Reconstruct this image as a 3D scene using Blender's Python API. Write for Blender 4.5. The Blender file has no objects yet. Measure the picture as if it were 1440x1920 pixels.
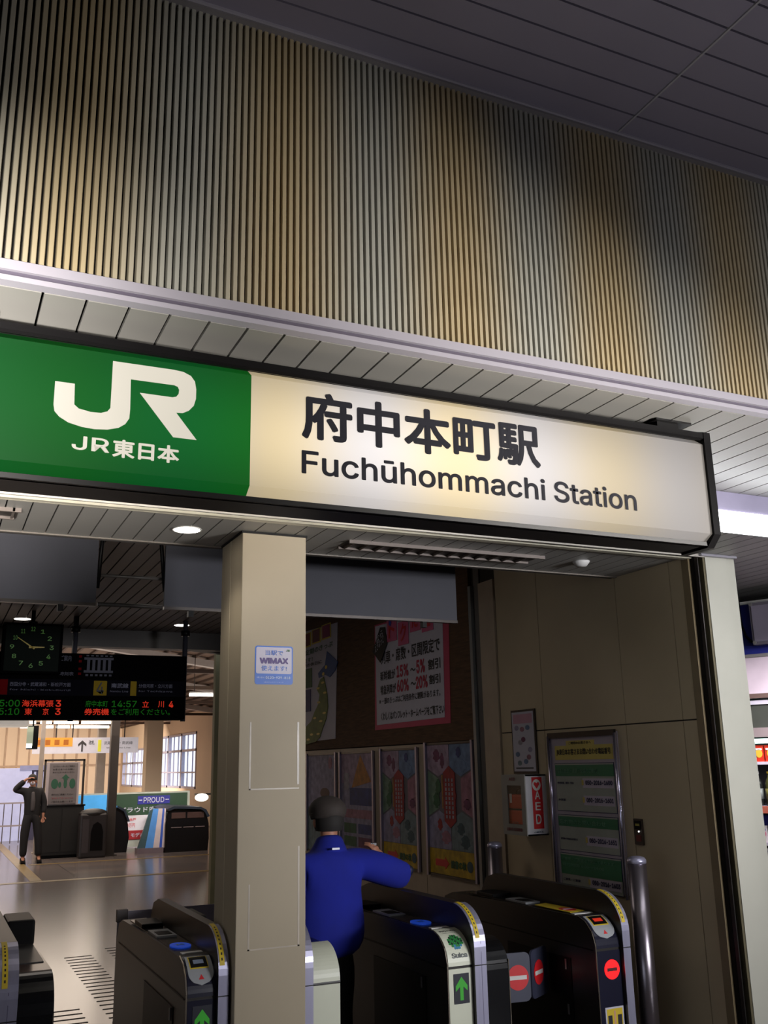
import bpy, bmesh, math, random
from math import radians, sin, cos, pi
from mathutils import Vector, Matrix
random.seed(7)
S = bpy.context.scene
C = S.collection

# ------------------------------------------------------------------ camera
cam_d = bpy.data.cameras.new('camera'); cam = bpy.data.objects.new('camera', cam_d); C.objects.link(cam)
cam_d.sensor_fit = 'HORIZONTAL'; cam_d.sensor_width = 36.0; cam_d.lens = 1791.0 / 1440.0 * 36.0
cam_d.clip_start = 0.05; cam_d.clip_end = 300
cam.matrix_world = (Matrix.Translation((0, 0, 1.7)) @ Matrix.Rotation(radians(-25.10), 4, 'Z')
                    @ Matrix.Rotation(radians(90 + 14.803), 4, 'X') @ Matrix.Rotation(radians(-1.190), 4, 'Z'))
S.camera = cam
# ------------------------------------------------------------------ world, exposure
S.view_settings.view_transform = 'Standard'; S.view_settings.look = 'None'
S.view_settings.exposure = 0.0; S.view_settings.gamma = 1.0; S.view_settings.use_curve_mapping = False
w = bpy.data.worlds.new('world'); S.world = w; w.use_nodes = True
bg = w.node_tree.nodes['Background']; bg.inputs[0].default_value = (0.80, 0.88, 1.0, 1); bg.inputs[1].default_value = 1.5

def area(name, loc, target, sx, sy, power, col, spread=180):
    l = bpy.data.lights.new(name, 'AREA'); l.shape = 'RECTANGLE'; l.size = sx; l.size_y = sy
    l.energy = power; l.color = col; l.spread = radians(spread)
    o = bpy.data.objects.new(name, l); C.objects.link(o); o.location = loc
    d = Vector(target) - Vector(loc); o.rotation_euler = d.to_track_quat('-Z', 'Y').to_euler()
    return o
# unseen fill lights added for the concourse, then the lights of the hall
area('concourse_fill', (-1.1, 0.2, 1.6), (-0.8, 2.2, 2.50), 1.8, 0.10, 40, (1.0, 0.95, 0.88), 30)  # added, unseen: washes the left ribs, fading upwards
area('concourse_fill', (3.7, 0.0, 1.6), (1.9, 2.2, 2.53), 1.8, 0.12, 15, (1.0, 0.95, 0.88), 30)  # added, unseen: brightens the right ribs from the right
area('concourse_fill', (4.6, -1.4, 1.9), (3.1, 3.9, 1.85), 1.6, 0.4, 31, (0.97, 0.97, 1.0), 54)  # added, unseen: brightens post, pillar and gate fronts
area('concourse_upfill', (1.8, 0.2, 0.2), (1.8, 0.3, 3.7), 1.6, 0.6, 7.5, (0.97, 0.94, 1.0), 80)  # added upward fill, stands in for floor bounce on the ceiling
area('hall_light_and_fill', (1.5, 24, 2.9), (1.5, 24, 0), 5, 12, 500, (1.0, 0.83, 0.68))
area('hall_light_and_fill', (3.5, 36, 2.9), (3.5, 38, 0), 6, 10, 2400, (1.0, 0.83, 0.68))

area('gate_fill', (1.2, 7.6, 3.1), (1.6, 7.2, 0), 1.2, 2.0, 8, (1.0, 0.9, 0.8))  # added fill for the walls and posters inside the gates
area('hall_light_and_fill', (5.4, 19.2, 3.2), (4.7, 23, .7), 1.2, .2, 24, (1.0, .95, .9), 60)  # added fill aimed at the advertising board
area('kiosk_fill', (4.75, 3.75, 2.5), (5.0, 4.9, 1.7), 0.7, 0.1, 8, (1.0, 0.95, 1.0), 64)  # added unseen fill for the fridge front
area('hall_light_and_fill', (3.0, 20, 2.4), (3.0, 20, 5), 8, 9, 120, (1.0, 0.86, 0.74))  # added upward fill for the roof and rafters
# ------------------------------------------------------------------ materials
def lin(c):
    return tuple((x / 255 / 12.92 if x / 255 <= .04045 else ((x / 255 + .055) / 1.055) ** 2.4) for x in c) + (1,)
MATS = {}
def M(name, col, rough=.5, metal=0, var=.08, scale=6, bump=0, emit=0, emcol=None, stretch=None, spec=None):
    if name in MATS: return MATS[name]
    m = bpy.data.materials.new(name); m.use_nodes = True; nt = m.node_tree; b = nt.nodes['Principled BSDF']
    c = lin(col)
    tc = nt.nodes.new('ShaderNodeTexCoord'); mp = nt.nodes.new('ShaderNodeMapping')
    if stretch: mp.inputs['Scale'].default_value = stretch
    nt.links.new(tc.outputs['Object'], mp.inputs['Vector'])
    n = nt.nodes.new('ShaderNodeTexNoise'); n.inputs['Scale'].default_value = scale; n.inputs['Detail'].default_value = 4
    nt.links.new(mp.outputs[0], n.inputs['Vector'])
    r = nt.nodes.new('ShaderNodeValToRGB')
    r.color_ramp.elements[0].position = .3; r.color_ramp.elements[1].position = .7
    r.color_ramp.elements[0].color = tuple(x * (1 - var) for x in c[:3]) + (1,)
    r.color_ramp.elements[1].color = tuple(min(1, x * (1 + var)) for x in c[:3]) + (1,)
    nt.links.new(n.outputs['Fac'], r.inputs[0]); nt.links.new(r.outputs[0], b.inputs['Base Color'])
    b.inputs['Roughness'].default_value = rough; b.inputs['Metallic'].default_value = metal
    if spec is not None: b.inputs['Specular IOR Level'].default_value = spec
    if bump:
        bn = nt.nodes.new('ShaderNodeBump'); bn.inputs['Strength'].default_value = bump; bn.inputs['Distance'].default_value = .004
        nt.links.new(n.outputs['Fac'], bn.inputs['Height']); nt.links.new(bn.outputs[0], b.inputs['Normal'])
    if emit:
        b.inputs['Emission Color'].default_value = lin(emcol or col); b.inputs['Emission Strength'].default_value = emit
    MATS[name] = m; return m

white = M('white_paint', (205, 203, 200), .5)
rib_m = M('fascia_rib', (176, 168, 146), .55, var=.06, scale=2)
def light_bands(m, cols, period, phase):
    """warm and cool light flicker painted into the base colour along the wall"""
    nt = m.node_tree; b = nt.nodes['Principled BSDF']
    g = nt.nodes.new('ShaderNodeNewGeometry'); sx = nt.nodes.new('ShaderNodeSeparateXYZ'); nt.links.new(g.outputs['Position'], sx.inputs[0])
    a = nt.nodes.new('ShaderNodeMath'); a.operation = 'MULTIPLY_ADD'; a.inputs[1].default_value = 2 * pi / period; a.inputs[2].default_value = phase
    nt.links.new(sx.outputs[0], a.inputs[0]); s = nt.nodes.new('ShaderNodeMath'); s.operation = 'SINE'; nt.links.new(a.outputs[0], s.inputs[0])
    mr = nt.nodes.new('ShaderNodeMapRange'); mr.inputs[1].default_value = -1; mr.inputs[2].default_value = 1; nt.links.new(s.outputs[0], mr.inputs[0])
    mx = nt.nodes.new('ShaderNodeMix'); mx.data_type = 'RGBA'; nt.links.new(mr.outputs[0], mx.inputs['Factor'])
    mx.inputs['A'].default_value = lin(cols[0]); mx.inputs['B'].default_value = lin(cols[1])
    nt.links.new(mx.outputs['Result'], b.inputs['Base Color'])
light_bands(rib_m, ((156, 155, 146), (166, 150, 118)), .54, -.757)  # bands of warm and cool light painted into the rib colour
dark = M('dark_void', (14, 13, 13), .8)
gapm = M('joint_dark', (22, 20, 19), .8)
trim_m = M('trim_white', (158, 154, 164), .4, var=.03)
trim_d = M('trim_groove', (84, 78, 92), .5)
slat_m = M('soffit_slat', (140, 138, 134), .42, var=.05, scale=1.5)
slat_u = M('upper_slat', (112, 104, 102), .5, var=.05)
ceil_m = M('concourse_ceiling', (126, 121, 136), .45, var=.04, scale=2)
wall_m = M('beige_panel', (184, 168, 138), .55, var=.10, scale=1.3, bump=.05)
pil_m = M('pilaster_beige', (170, 154, 134), .5)
pillar_m = M('pillar_cream', (176, 162, 138), .6, var=.05, scale=2, bump=.15)
post_m = M('post_cream', (176, 174, 162), .55, var=.05, scale=3)
steel = M('brushed_steel', (168, 166, 190), .32, .6, var=.06, scale=30, stretch=(1, 1, .05))
steel_d = M('dark_steel', (70, 66, 64), .35, .9)
olive = M('olive_steel', (96, 88, 66), .5, .3)
black = M('black_paint', (14, 13, 14), .4, spec=.12)
black_g = M('black_gloss', (15, 15, 18), .22, var=.1)
navy_g = M('navy_gloss', (26, 26, 44), .25)
side_m = M('gate_side', (34, 31, 29), .35)
cream = M('cream_panel', (214, 216, 196), .4, var=.03)
yel = M('yellow_tape', (206, 178, 40), .5)
grey_p = M('grey_plastic', (150, 152, 156), .4)
red = M('red_print', (196, 26, 34), .5)
pap = M('paper_white', (188, 186, 200), .6, var=.04)
ink = M('black_ink', (22, 22, 30), .6)
screen_m = M('grey_screen', (60, 60, 68), .7, var=.04)
reed_m = M('reed_blind', (84, 58, 36), .8, var=.35, scale=40, bump=.3, stretch=(1, .15, 1.5))

# ------------------------------------------------------------------ helpers
WM = {}
LASTP = {}   # the plate that printed or mounted pieces belong to
PLATES = {'white_face', 'green_face', 'led_panel', 'name_panel', 'dial', 'white_sheet', 'red_label', 'heading', 'green_band', 'number_box', 'white_panel', 'notice', 'arrow_panel',
          'display_plate', 'navy_plate', 'green_panel', 'sheet', 'no_entry_disc', 'stop_lamp', 'yellow_band', 'red_banner', 'sign_body', 'platform_plate', 'pink_card', 'letter_card',
          'green_card', 'blue_card', 'top_notice', 'upper_front_panel', 'warning_tape', 'lamp_case', 'white_disc', 'heading_tab', 'bag_body', 'front_door', 'cabinet_body', 'map_plate', 'orange_panel', 'bin_body', 'packet', 'bottle_body', 'black_tag'}
SUBS = {'lettering', 'numeral', 'arrow', 'stop_bar', 'no_entry_bar', 'display_window', 'display_surround', 'display_glow', 'warning_triangle', 'notice_figure', 'notice_print', 'banner_mark', 'red_arrow',
        'round_mark', 'heart', 'emblem', 'emblem_dot', 'hour_hand', 'minute_hand', 'print_shape', 'caption_line', 'pink_head', 'tape_lettering', 'lamp_glass', 'corner_screw', 'dash', 'cabinet_door', 'map_mark', 'map_bar',
        'orange_mark', 'opening', 'top_notice_mark', 'print_patch', 'print_band', 'bag_tag', 'bag_seam'}
def under(name, parent):
    if parent is not None and parent.parent is None and name in SUBS and parent.name in LASTP: return LASTP[parent.name]
    return parent
def reg(o, mat4): WM[o.name] = mat4
def thing(name, label=None, cat=None, loc=(0, 0, 0), group=None, rotz=0, kind=None):
    o = bpy.data.objects.new(name, None); C.objects.link(o); o.empty_display_size = .1
    mt = Matrix.Translation(loc) @ Matrix.Rotation(rotz, 4, 'Z')
    o.matrix_world = mt; o.location = loc; o.rotation_euler = (0, 0, rotz); reg(o, mt)
    tag(o, label, cat, group, kind); return o
def tag(o, label=None, cat=None, group=None, kind=None):
    if label: o['label'] = label
    if cat: o['category'] = cat
    if group: o['group'] = group
    if kind: o['kind'] = kind
    return o
def mo(name, verts, faces, mat, parent=None, smooth=False, kind=None, world=True):
    """link one mesh object; verts in world coordinates unless world=False"""
    me = bpy.data.meshes.new(name)
    inv = WM[parent.name].inverted() if (parent is not None and world) else None
    root = parent; parent = under(name, parent)
    vs = [tuple(inv @ Vector(v)) for v in verts] if inv else [tuple(v) for v in verts]
    me.from_pydata(vs, [], faces); me.update()
    bm = bmesh.new(); bm.from_mesh(me); bmesh.ops.recalc_face_normals(bm, faces=bm.faces); bm.to_mesh(me); bm.free()
    if smooth:
        for p in me.polygons: p.use_smooth = True
    me.materials.append(mat)
    o = bpy.data.objects.new(name, me); C.objects.link(o)
    if parent is not None: o.parent = parent; reg(o, WM[parent.name])
    else: reg(o, Matrix.Identity(4))
    if name in PLATES and root is not None and parent == root: LASTP[root.name] = o
    if kind: o['kind'] = kind
    return o
def boxv(x, y, z):
    v = [(a, b, c) for a in x for b in y for c in z]
    f = [(0, 1, 3, 2), (4, 6, 7, 5), (0, 4, 5, 1), (2, 3, 7, 6), (0, 2, 6, 4), (1, 5, 7, 3)]
    return v, f
def box(name, x, y, z, mat, parent=None, kind=None, bevel=0, world=True):
    if bevel:
        v, f = boxv(x, y, z); bm = bmesh.new(); bv = [bm.verts.new(p) for p in v]
        for q in f: bm.faces.new([bv[i] for i in q])
        bmesh.ops.bevel(bm, geom=list(bm.edges), offset=bevel, segments=2, affect='EDGES', profile=.5)
        bm.verts.ensure_lookup_table(); bm.verts.index_update()
        v = [tuple(p.co) for p in bm.verts]; f = [[q.index for q in g.verts] for g in bm.faces]; bm.free()
        return mo(name, v, f, mat, parent, kind=kind, world=world)
    v, f = boxv(x, y, z); return mo(name, v, f, mat, parent, kind=kind, world=world)
def boxes(name, lst, mat, parent=None, kind=None):
    V, F = [], []
    for x, y, z in lst:
        v, f = boxv(x, y, z); n = len(V); V += v; F += [tuple(i + n for i in q) for q in f]
    return mo(name, V, F, mat, parent, kind=kind)
def prism(name, poly, axis, a0, a1, mat, parent=None, smooth=False, kind=None):
    """poly is 2-D: axis x -> (y,z); axis y -> (x,z); axis z -> (x,y)"""
    def P(p, a): return {'x': (a, p[0], p[1]), 'y': (p[0], a, p[1]), 'z': (p[0], p[1], a)}[axis]
    n = len(poly); v = [P(p, a0) for p in poly] + [P(p, a1) for p in poly]
    f = [tuple(range(n)), tuple(range(2 * n - 1, n - 1, -1))] + [(i, (i + 1) % n, n + (i + 1) % n, n + i) for i in range(n)]
    return mo(name, v, f, mat, parent, smooth=False, kind=kind)
def tubev(p0, p1, r, n=12, r1=None):
    p0, p1 = Vector(p0), Vector(p1); d = (p1 - p0).normalized(); r1 = r if r1 is None else r1
    u = d.cross(Vector((0, 0, 1)) if abs(d.z) < .9 else Vector((1, 0, 0))).normalized(); w_ = d.cross(u)
    v = [tuple(p0 + (u * cos(2 * pi * i / n) + w_ * sin(2 * pi * i / n)) * r) for i in range(n)] + \
        [tuple(p1 + (u * cos(2 * pi * i / n) + w_ * sin(2 * pi * i / n)) * r1) for i in range(n)]
    f = [(i, (i + 1) % n, n + (i + 1) % n, n + i) for i in range(n)] + [tuple(range(n - 1, -1, -1)), tuple(range(n, 2 * n))]
    return v, f
def tube(name, p0, p1, r, mat, parent=None, n=12, kind=None, r1=None):
    v, f = tubev(p0, p1, r, n, r1); o = mo(name, v, f, mat, parent, kind=kind)
    for p in o.data.polygons[:n]: p.use_smooth = True
    return o
def path_tube(name, pts, r, mat, parent=None, n=8):
    V, F = [], []
    for i, p in enumerate(pts):
        a = Vector(pts[max(0, i - 1)]); b = Vector(pts[min(len(pts) - 1, i + 1)]); d = (b - a).normalized()
        u = d.cross(Vector((.1, .97, .2))).normalized(); w_ = d.cross(u)
        V += [tuple(Vector(p) + (u * cos(2 * pi * k / n) + w_ * sin(2 * pi * k / n)) * r) for k in range(n)]
    for i in range(len(pts) - 1):
        F += [(i * n + k, i * n + (k + 1) % n, (i + 1) * n + (k + 1) % n, (i + 1) * n + k) for k in range(n)]
    F += [tuple(range(n)), tuple(range((len(pts) - 1) * n, len(pts) * n))]
    return mo(name, V, F, mat, parent, smooth=True)
def lathe(name, prof, loc, mat, parent=None, n=20, caps=True):
    V, F = [], []
    for r, z in prof: V += [(loc[0] + r * cos(2 * pi * k / n), loc[1] + r * sin(2 * pi * k / n), loc[2] + z) for k in range(n)]
    for i in range(len(prof) - 1):
        F += [(i * n + k, i * n + (k + 1) % n, (i + 1) * n + (k + 1) % n, (i + 1) * n + k) for k in range(n)]
    if caps: F += [tuple(range(n)), tuple(range((len(prof) - 1) * n, len(prof) * n))]
    return mo(name, V, F, mat, parent, smooth=True)
def rep(o, offs, parent=None):
    """copies of a mesh part, sharing mesh data"""
    out = []
    for d in offs:
        c = o.copy(); C.objects.link(c); c.location = Vector(o.location) + Vector(d)
        if parent is not None: c.parent = parent
        out.append(c)
    return out
# frames: F = faces the viewer (-y); L = on the right-hand wall, faces -x
def fr(kind, org):
    org = Vector(org)
    ax = {'F': ((1, 0, 0), (0, 0, 1), (0, -1, 0)), 'L': ((0, -1, 0), (0, 0, 1), (-1, 0, 0))}
    if isinstance(kind, str): a = ax[kind]
    else: a = kind
    u, v, n = map(Vector, a)
    return lambda p, w_=0: tuple(org + u * p[0] + v * p[1] + n * w_)
def flat(name, poly, f, w0, w1, mat, parent=None):
    n = len(poly); v = [f(p, w0) for p in poly] + [f(p, w1) for p in poly]
    fs = [tuple(range(n)), tuple(range(2 * n - 1, n - 1, -1))] + [(i, (i + 1) % n, n + (i + 1) % n, n + i) for i in range(n)]
    return mo(name, v, fs, mat, parent)
def rect(u0, u1, v0, v1): return [(u0, v0), (u1, v0), (u1, v1), (u0, v1)]
def rrect(u0, u1, v0, v1, r, k=4):
    out = []
    for cx, cy, a in ((u1 - r, v0 + r, -90), (u1 - r, v1 - r, 0), (u0 + r, v1 - r, 90), (u0 + r, v0 + r, 180)):
        out += [(cx + r * cos(radians(a + 90 * i / k)), cy + r * sin(radians(a + 90 * i / k))) for i in range(k + 1)]
    return out
def ell(cx, cy, a, b, n=24): return [(cx + a * cos(2 * pi * i / n), cy + b * sin(2 * pi * i / n)) for i in range(n)]
_TX = {}
try:
    import os
    SANS = bpy.data.fonts.load(os.path.join(bpy.utils.system_resource('DATAFILES', path='fonts'), 'Inter.woff2'))
except Exception:
    SANS = None
def text2d(s, bold=0):
    k = (s, bold)
    if k in _TX: return _TX[k]
    cu = bpy.data.curves.new('t', 'FONT'); cu.body = s; cu.size = 1; cu.resolution_u = 3; cu.fill_mode = 'FRONT'
    if SANS and all(ord(ch) < 0x2000 for ch in s): cu.font = SANS
    o = bpy.data.objects.new('t', cu); C.objects.link(o)
    dg = bpy.context.evaluated_depsgraph_get(); me = bpy.data.meshes.new_from_object(o.evaluated_get(dg))
    v = [(a.co.x, a.co.y, 0) for a in me.vertices]; f = [tuple(p.vertices) for p in me.polygons]
    bpy.data.objects.remove(o); bpy.data.curves.remove(cu); bpy.data.meshes.remove(me)
    if bold > 0:   # heavier strokes: the same outline laid down again around itself
        V2, F2 = [], []
        for q in range(8):
            n0 = len(V2); V2 += [(a + bold * cos(q * pi / 4), b + bold * sin(q * pi / 4), q) for a, b, _ in v]; F2 += [tuple(i + n0 for i in p) for p in f]
        v, f = V2, F2
    _TX[k] = (v, f); return v, f
def text(s, f, u0, u1, v0, v1, mat, parent, w_=.0015, bold=.0, name='lettering', keep=False, skew=0):
    v, fs = text2d(s, bold)
    if not v: return None
    x0 = min(a[0] for a in v); x1 = max(a[0] for a in v); y0 = min(a[1] for a in v); y1 = max(a[1] for a in v)
    sx = (u1 - u0) / (x1 - x0 or 1); sy = (v1 - v0) / (y1 - y0 or 1)
    if keep:
        sx = sy = min(sx, sy)
    vs = [f((u0 + (a[0] - x0) * sx, v0 + (a[1] - y0) * sy + skew * (a[0] - x0) * sx), w_ + a[2] * .0002) for a in v]
    me = bpy.data.meshes.new(name); inv = WM[parent.name].inverted()
    me.from_pydata([tuple(inv @ Vector(p)) for p in vs], [], fs); me.update(); me.materials.append(mat)
    o = bpy.data.objects.new(name, me); C.objects.link(o); o.parent = under('lettering', parent); reg(o, WM[parent.name])
    return o
def ST(o): o['kind'] = 'structure'; return o

# ================================================================== SETTING
# ---- floor
fl = ST(box('floor', (-9, 12), (-5, 48), (-.1, 0), M('floor_tile', (116, 104, 98), .16, var=.12, scale=.7), None))
nt = MATS['floor_tile'].node_tree; bs = nt.nodes['Principled BSDF']
tc = nt.nodes.new('ShaderNodeTexCoord'); bt = nt.nodes.new('ShaderNodeTexBrick'); bt.inputs['Scale'].default_value = 1
bt.inputs['Brick Width'].default_value = 1.2; bt.inputs['Row Height'].default_value = .6; bt.inputs['Mortar Size'].default_value = .006; bt.offset = 0
bt.inputs['Color1'].default_value = lin((112, 102, 98)); bt.inputs['Color2'].default_value = lin((98, 92, 92)); bt.inputs['Mortar'].default_value = lin((52, 48, 46))
nt.links.new(tc.outputs['Object'], bt.inputs['Vector']); nt.links.new(bt.outputs['Color'], bs.inputs['Base Color'])
nz = nt.nodes.new('ShaderNodeTexNoise'); nz.inputs['Scale'].default_value = 1.7; mr = nt.nodes.new('ShaderNodeMapRange')
mr.inputs['To Min'].default_value = .10; mr.inputs['To Max'].default_value = .30; nt.links.new(nz.outputs['Fac'], mr.inputs[0]); nt.links.new(mr.outputs[0], bs.inputs['Roughness'])
slit = M('floor_slit', (34, 28, 26), .7)
for x0, x1, y0, n in ((1.33, 1.58, 6.9, 24), (.90, 1.18, 5.6, 18), (1.75, 2.0, 8.6, 14)):
    a = box('floor_strip', (x0, x1), (y0, y0 + .022), (0, .002), slit, fl)
    rep(a, [(0, .14 * i, 0) for i in range(1, n)], fl)
tac = M('tactile_yellow', (116, 96, 48), .4, var=.15)
box('tactile_band', (-8, 7.9), (16.98, 17.16), (0, .004), tac, fl)
box('tactile_band', (1.66, 1.84), (17.2, 34), (0, .004), tac, fl)
box('tactile_band', (1.9, 7.9), (20.1, 20.25), (0, .004), M('tactile_dull', (112, 92, 52), .5), fl)

# ---- fascia wall with vertical ribs
fw = ST(box('wall_front', (-3.2, 6.5), (2.196, 2.30), (2.86, 4.0), M('fascia_backing', (20, 18, 17), .8)))
pitch = .0188
pr = [(0, 2.196), (.0008, 2.1765), (.0020, 2.1745), (.0116, 2.1745), (.0128, 2.1765), (.0136, 2.196)]
x0 = -.62
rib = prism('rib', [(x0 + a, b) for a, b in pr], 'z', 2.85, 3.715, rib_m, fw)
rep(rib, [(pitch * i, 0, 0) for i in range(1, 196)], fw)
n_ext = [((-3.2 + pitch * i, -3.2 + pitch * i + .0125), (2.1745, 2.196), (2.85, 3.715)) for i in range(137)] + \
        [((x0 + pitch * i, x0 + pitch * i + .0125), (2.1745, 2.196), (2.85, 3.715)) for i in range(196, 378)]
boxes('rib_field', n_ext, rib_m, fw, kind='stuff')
# bottom trim of the fascia
t = ST(box('trim_1', (-3.2, 6.5), (2.166, 2.20), (2.827, 2.852), trim_m))
box('groove', (-3.2, 6.5), (2.176, 2.20), (2.814, 2.827), trim_d, t)
box('lower_lip', (-3.2, 6.5), (2.168, 2.20), (2.800, 2.8135), trim_m, t)
t = ST(box('trim_2', (-3.2, 6.5), (2.158, 2.19), (3.707, 3.717), M('trim_dim', (120, 116, 118), .4)))
box('edge_bead', (-3.2, 6.5), (2.150, 2.160), (3.714, 3.722), trim_m, t)

# ---- concourse ceiling (outside the gate line): long metal panels
oc = ST(box('ceiling', (-7, 7), (-5, 2.3), (3.742, 3.86), M('ceiling_void', (20, 19, 20), .9)))
for (xa, xb) in ((-3.2, 1.893), (1.900, 6.5)):
    p0 = box('ceiling_panel', (xa, xb), (2.062 - .0965, 2.062), (3.72, 3.728), ceil_m, oc)
    box('ceiling_panel', (xa, xb), (2.069, 2.158), (3.72, 3.728), ceil_m, oc)
    rep(p0, [(0, -.1035 * i, 0) for i in range(1, 36)], oc)
box('ceiling_rail', (1.8935, 1.8995), (-1.6, 2.158), (3.715, 3.728), M('rail_grey', (150, 148, 152), .3), oc)
for i, yy in enumerate((-1.7, -3.3)):
    box('ceiling_panel', (-7, 7), (yy - 1.5, yy), (3.722, 3.73), ceil_m, oc)

ST(box('wall_unseen_back', (-7, 7), (-5.1, -5), (0, 3.86), M('unseen_wall', (150, 146, 140), .6)))  # unseen wall added to block sky light
ST(box('wall_unseen_right', (6.9, 7), (-5, 2.3), (0, 3.86), MATS['unseen_wall']))  # unseen, added to close off the sky on this side
ST(box('wall_unseen_left', (-7.1, -7), (-5, 8), (1.3, 3.86), MATS['unseen_wall']))  # unseen, added; low opening keeps daylight off the upper ribs
ST(box('wall_unseen_left', (-7.1, -7), (2.3, 8), (0, 1.3), MATS['unseen_wall']))  # unseen, added to narrow the daylight opening
# ---- soffit at 2.8 m: slats running into the station
so = ST(box('ceiling', (-3.2, 6.5), (2.28, 4.70), (2.818, 2.90), dark))
P = .1008
a = box('soffit_slat', (.146 - 34 * P + .0065, .146 - 33 * P), (2.205, 3.0), (2.80, 2.812), slat_m, so)
rep(a, [(P * i, 0, 0) for i in range(1, 96)], so)
P2 = .1025
b0 = .304 - 34 * P2
a = box('soffit_slat', (b0 + .0065, b0 + P2), (3.008, 4.70), (2.80, 2.812), slat_m, so)
rep(a, [(P2 * i, 0, 0) for i in range(1, 69)], so)
a = box('soffit_slat', (b0 + 69 * P2 + .0065, b0 + 70 * P2), (3.008, 7.5), (2.80, 2.812), slat_m, so)
rep(a, [(P2 * i, 0, 0) for i in range(1, 24)], so)
box('void_cover', (3.95, 7), (4.70, 7.6), (2.82, 2.9), dark, so)
ST(box('trim_3', (-3.2, 3.79), (4.695, 4.71), (2.794, 2.835), M('soffit_edge', (120, 112, 104), .4)))
ST(box('wall_riser', (-3.2, 3.79), (4.712, 4.76), (2.80, 3.4), M('riser_grey', (84, 80, 78), .7)))
# shutter track
tr = ST(box('trim_4', (-3.2, 3.84), (4.045, 4.075), (2.786, 2.801), M('track_cream', (190, 184, 166), .35)))
box('track_rail', (-3.2, 3.84), (3.985, 3.995), (2.784, 2.801), M('track_bright', (196, 190, 180), .35), tr)
box('track_rail', (-3.2, 3.84), (4.085, 4.097), (2.788, 2.801), MATS['track_cream'], tr)
box('track_slot', (-3.2, 3.84), (3.995, 4.045), (2.797, 2.801), gapm, tr)

# ---- upper ceiling inside
uc = ST(box('ceiling', (-5, 3.95), (4.7, 12.0), (3.325, 3.42), dark))
P3 = .103
a = box('upper_slat', (-3.0 + .012, -3.0 + P3), (4.77, 11.55), (3.30, 3.312), slat_u, uc)
rep(a, [(P3 * i, 0, 0) for i in range(1, 66)], uc)
bm_ = M('brown_steel', (44, 36, 32), .5)
be = ST(box('trim_5', (-5, 6.5), (11.56, 11.75), (3.10, 3.36), bm_)); 
prism('tie_beam', [(1.0, 3.30), (4.6, 2.98), (4.6, 3.10), (1.0, 3.42)], 'y', 11.9, 12.02, bm_, be)

# ---- right-hand wall beside the gates, built from panels
wr = ST(box('wall_right', (3.80, 3.95), (4.12, 13.0), (0, 3.42), M('panel_joint', (46, 42, 36), .8)))
cols = [(4.12, 4.226), (4.232, 4.722), (4.728, 5.585), (5.591, 6.14)]
for ya, yb in cols:
    box('wall_panel', (3.79, 3.80), (ya, yb), (0, 1.900), wall_m, wr)
    box('wall_panel', (3.79, 3.80), (ya, yb), (1.908, 3.3 if ya > 4.7 else 2.8), wall_m, wr)
box('pilaster', (3.775, 3.80), (6.146, 6.364), (0, 3.05), pil_m, wr)
box('wall_panel', (3.788, 3.80), (6.37, 6.455), (0, 3.3), M('grey_strip', (96, 92, 88), .5), wr)
box('frame_strip', (3.760, 3.80), (6.46, 6.50), (0, 3.05), M('strip_metal', (140, 142, 142), .35, .5), wr)
for ya, yb in ((6.52, 7.40), (7.406, 8.32), (8.326, 9.25), (9.256, 10.2), (10.206, 11.5)):
    box('wall_panel', (3.79, 3.80), (ya, yb), (0, 1.86), pil_m, wr)
box('reed_blind', (3.772, 3.80), (6.51, 11.5), (1.87, 3.3), reed_m, wr)
wl = ST(box('wall_left', (-5.1, -5.0), (4.7, 12), (0, 3.42), wall_m))
ST(box('wall_end', (3.95, 4.1), (11.6, 12.6), (0, 3.6), M('hall_column_paint', (150, 142, 108), .6)))

# ---- post and shutter guide
po = ST(box('trim_6', (3.846, 4.004), (3.99, 4.06), (0, 2.797), post_m))
box('post_side', (3.832, 3.846), (3.995, 4.06), (0, 2.797), olive, po)
box('guide_channel', (3.800, 3.832), (4.03, 4.06), (0, 2.797), black, po)
box('guide_rail', (3.802, 3.808), (4.005, 4.03), (0, 2.797), steel_d, po)
box('guide_rail', (3.786, 3.800), (4.062, 4.118), (0, 2.797), M('guide_edge', (128, 112, 84), .45), po)
box('cap_strip', (3.80, 4.06), (3.965, 3.99), (2.788, 2.800), trim_m, po)
ST(box('wall_kiosk_side', (4.004, 4.1), (4.03, 4.14), (0, 2.8), post_m))
# ---- pillar
pi_ = ST(box('trim_7', (1.275, 1.598), (4.327, 4.685), (0, 2.798), pillar_m, bevel=.004))
box('corner_joint', (1.2735, 1.275), (4.52, 4.526), (0, 2.798), M('joint_pale', (214, 204, 180), .5), pi_)
box('base_plinth', (1.268, 1.605), (4.320, 4.692), (0, .09), steel_d, pi_)
box('head_joint', (1.27, 1.603), (4.322, 4.69), (2.790, 2.80), gapm, pi_)
res = M('tape_residue', (186, 174, 158), .35, var=.2)
for (a_, b_, c_, d_) in ((1.325, 1.333, 1.60, 1.90), (1.555, 1.565, 1.62, 1.90), (1.325, 1.565, 1.60, 1.606), (1.33, 1.338, .93, 1.2), (1.56, 1.568, .93, 1.35), (1.33, 1.568, .93, .936)):
    box('tape_residue', (a_, b_), (4.3262, 4.327), (c_, d_), res, pi_)

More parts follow.
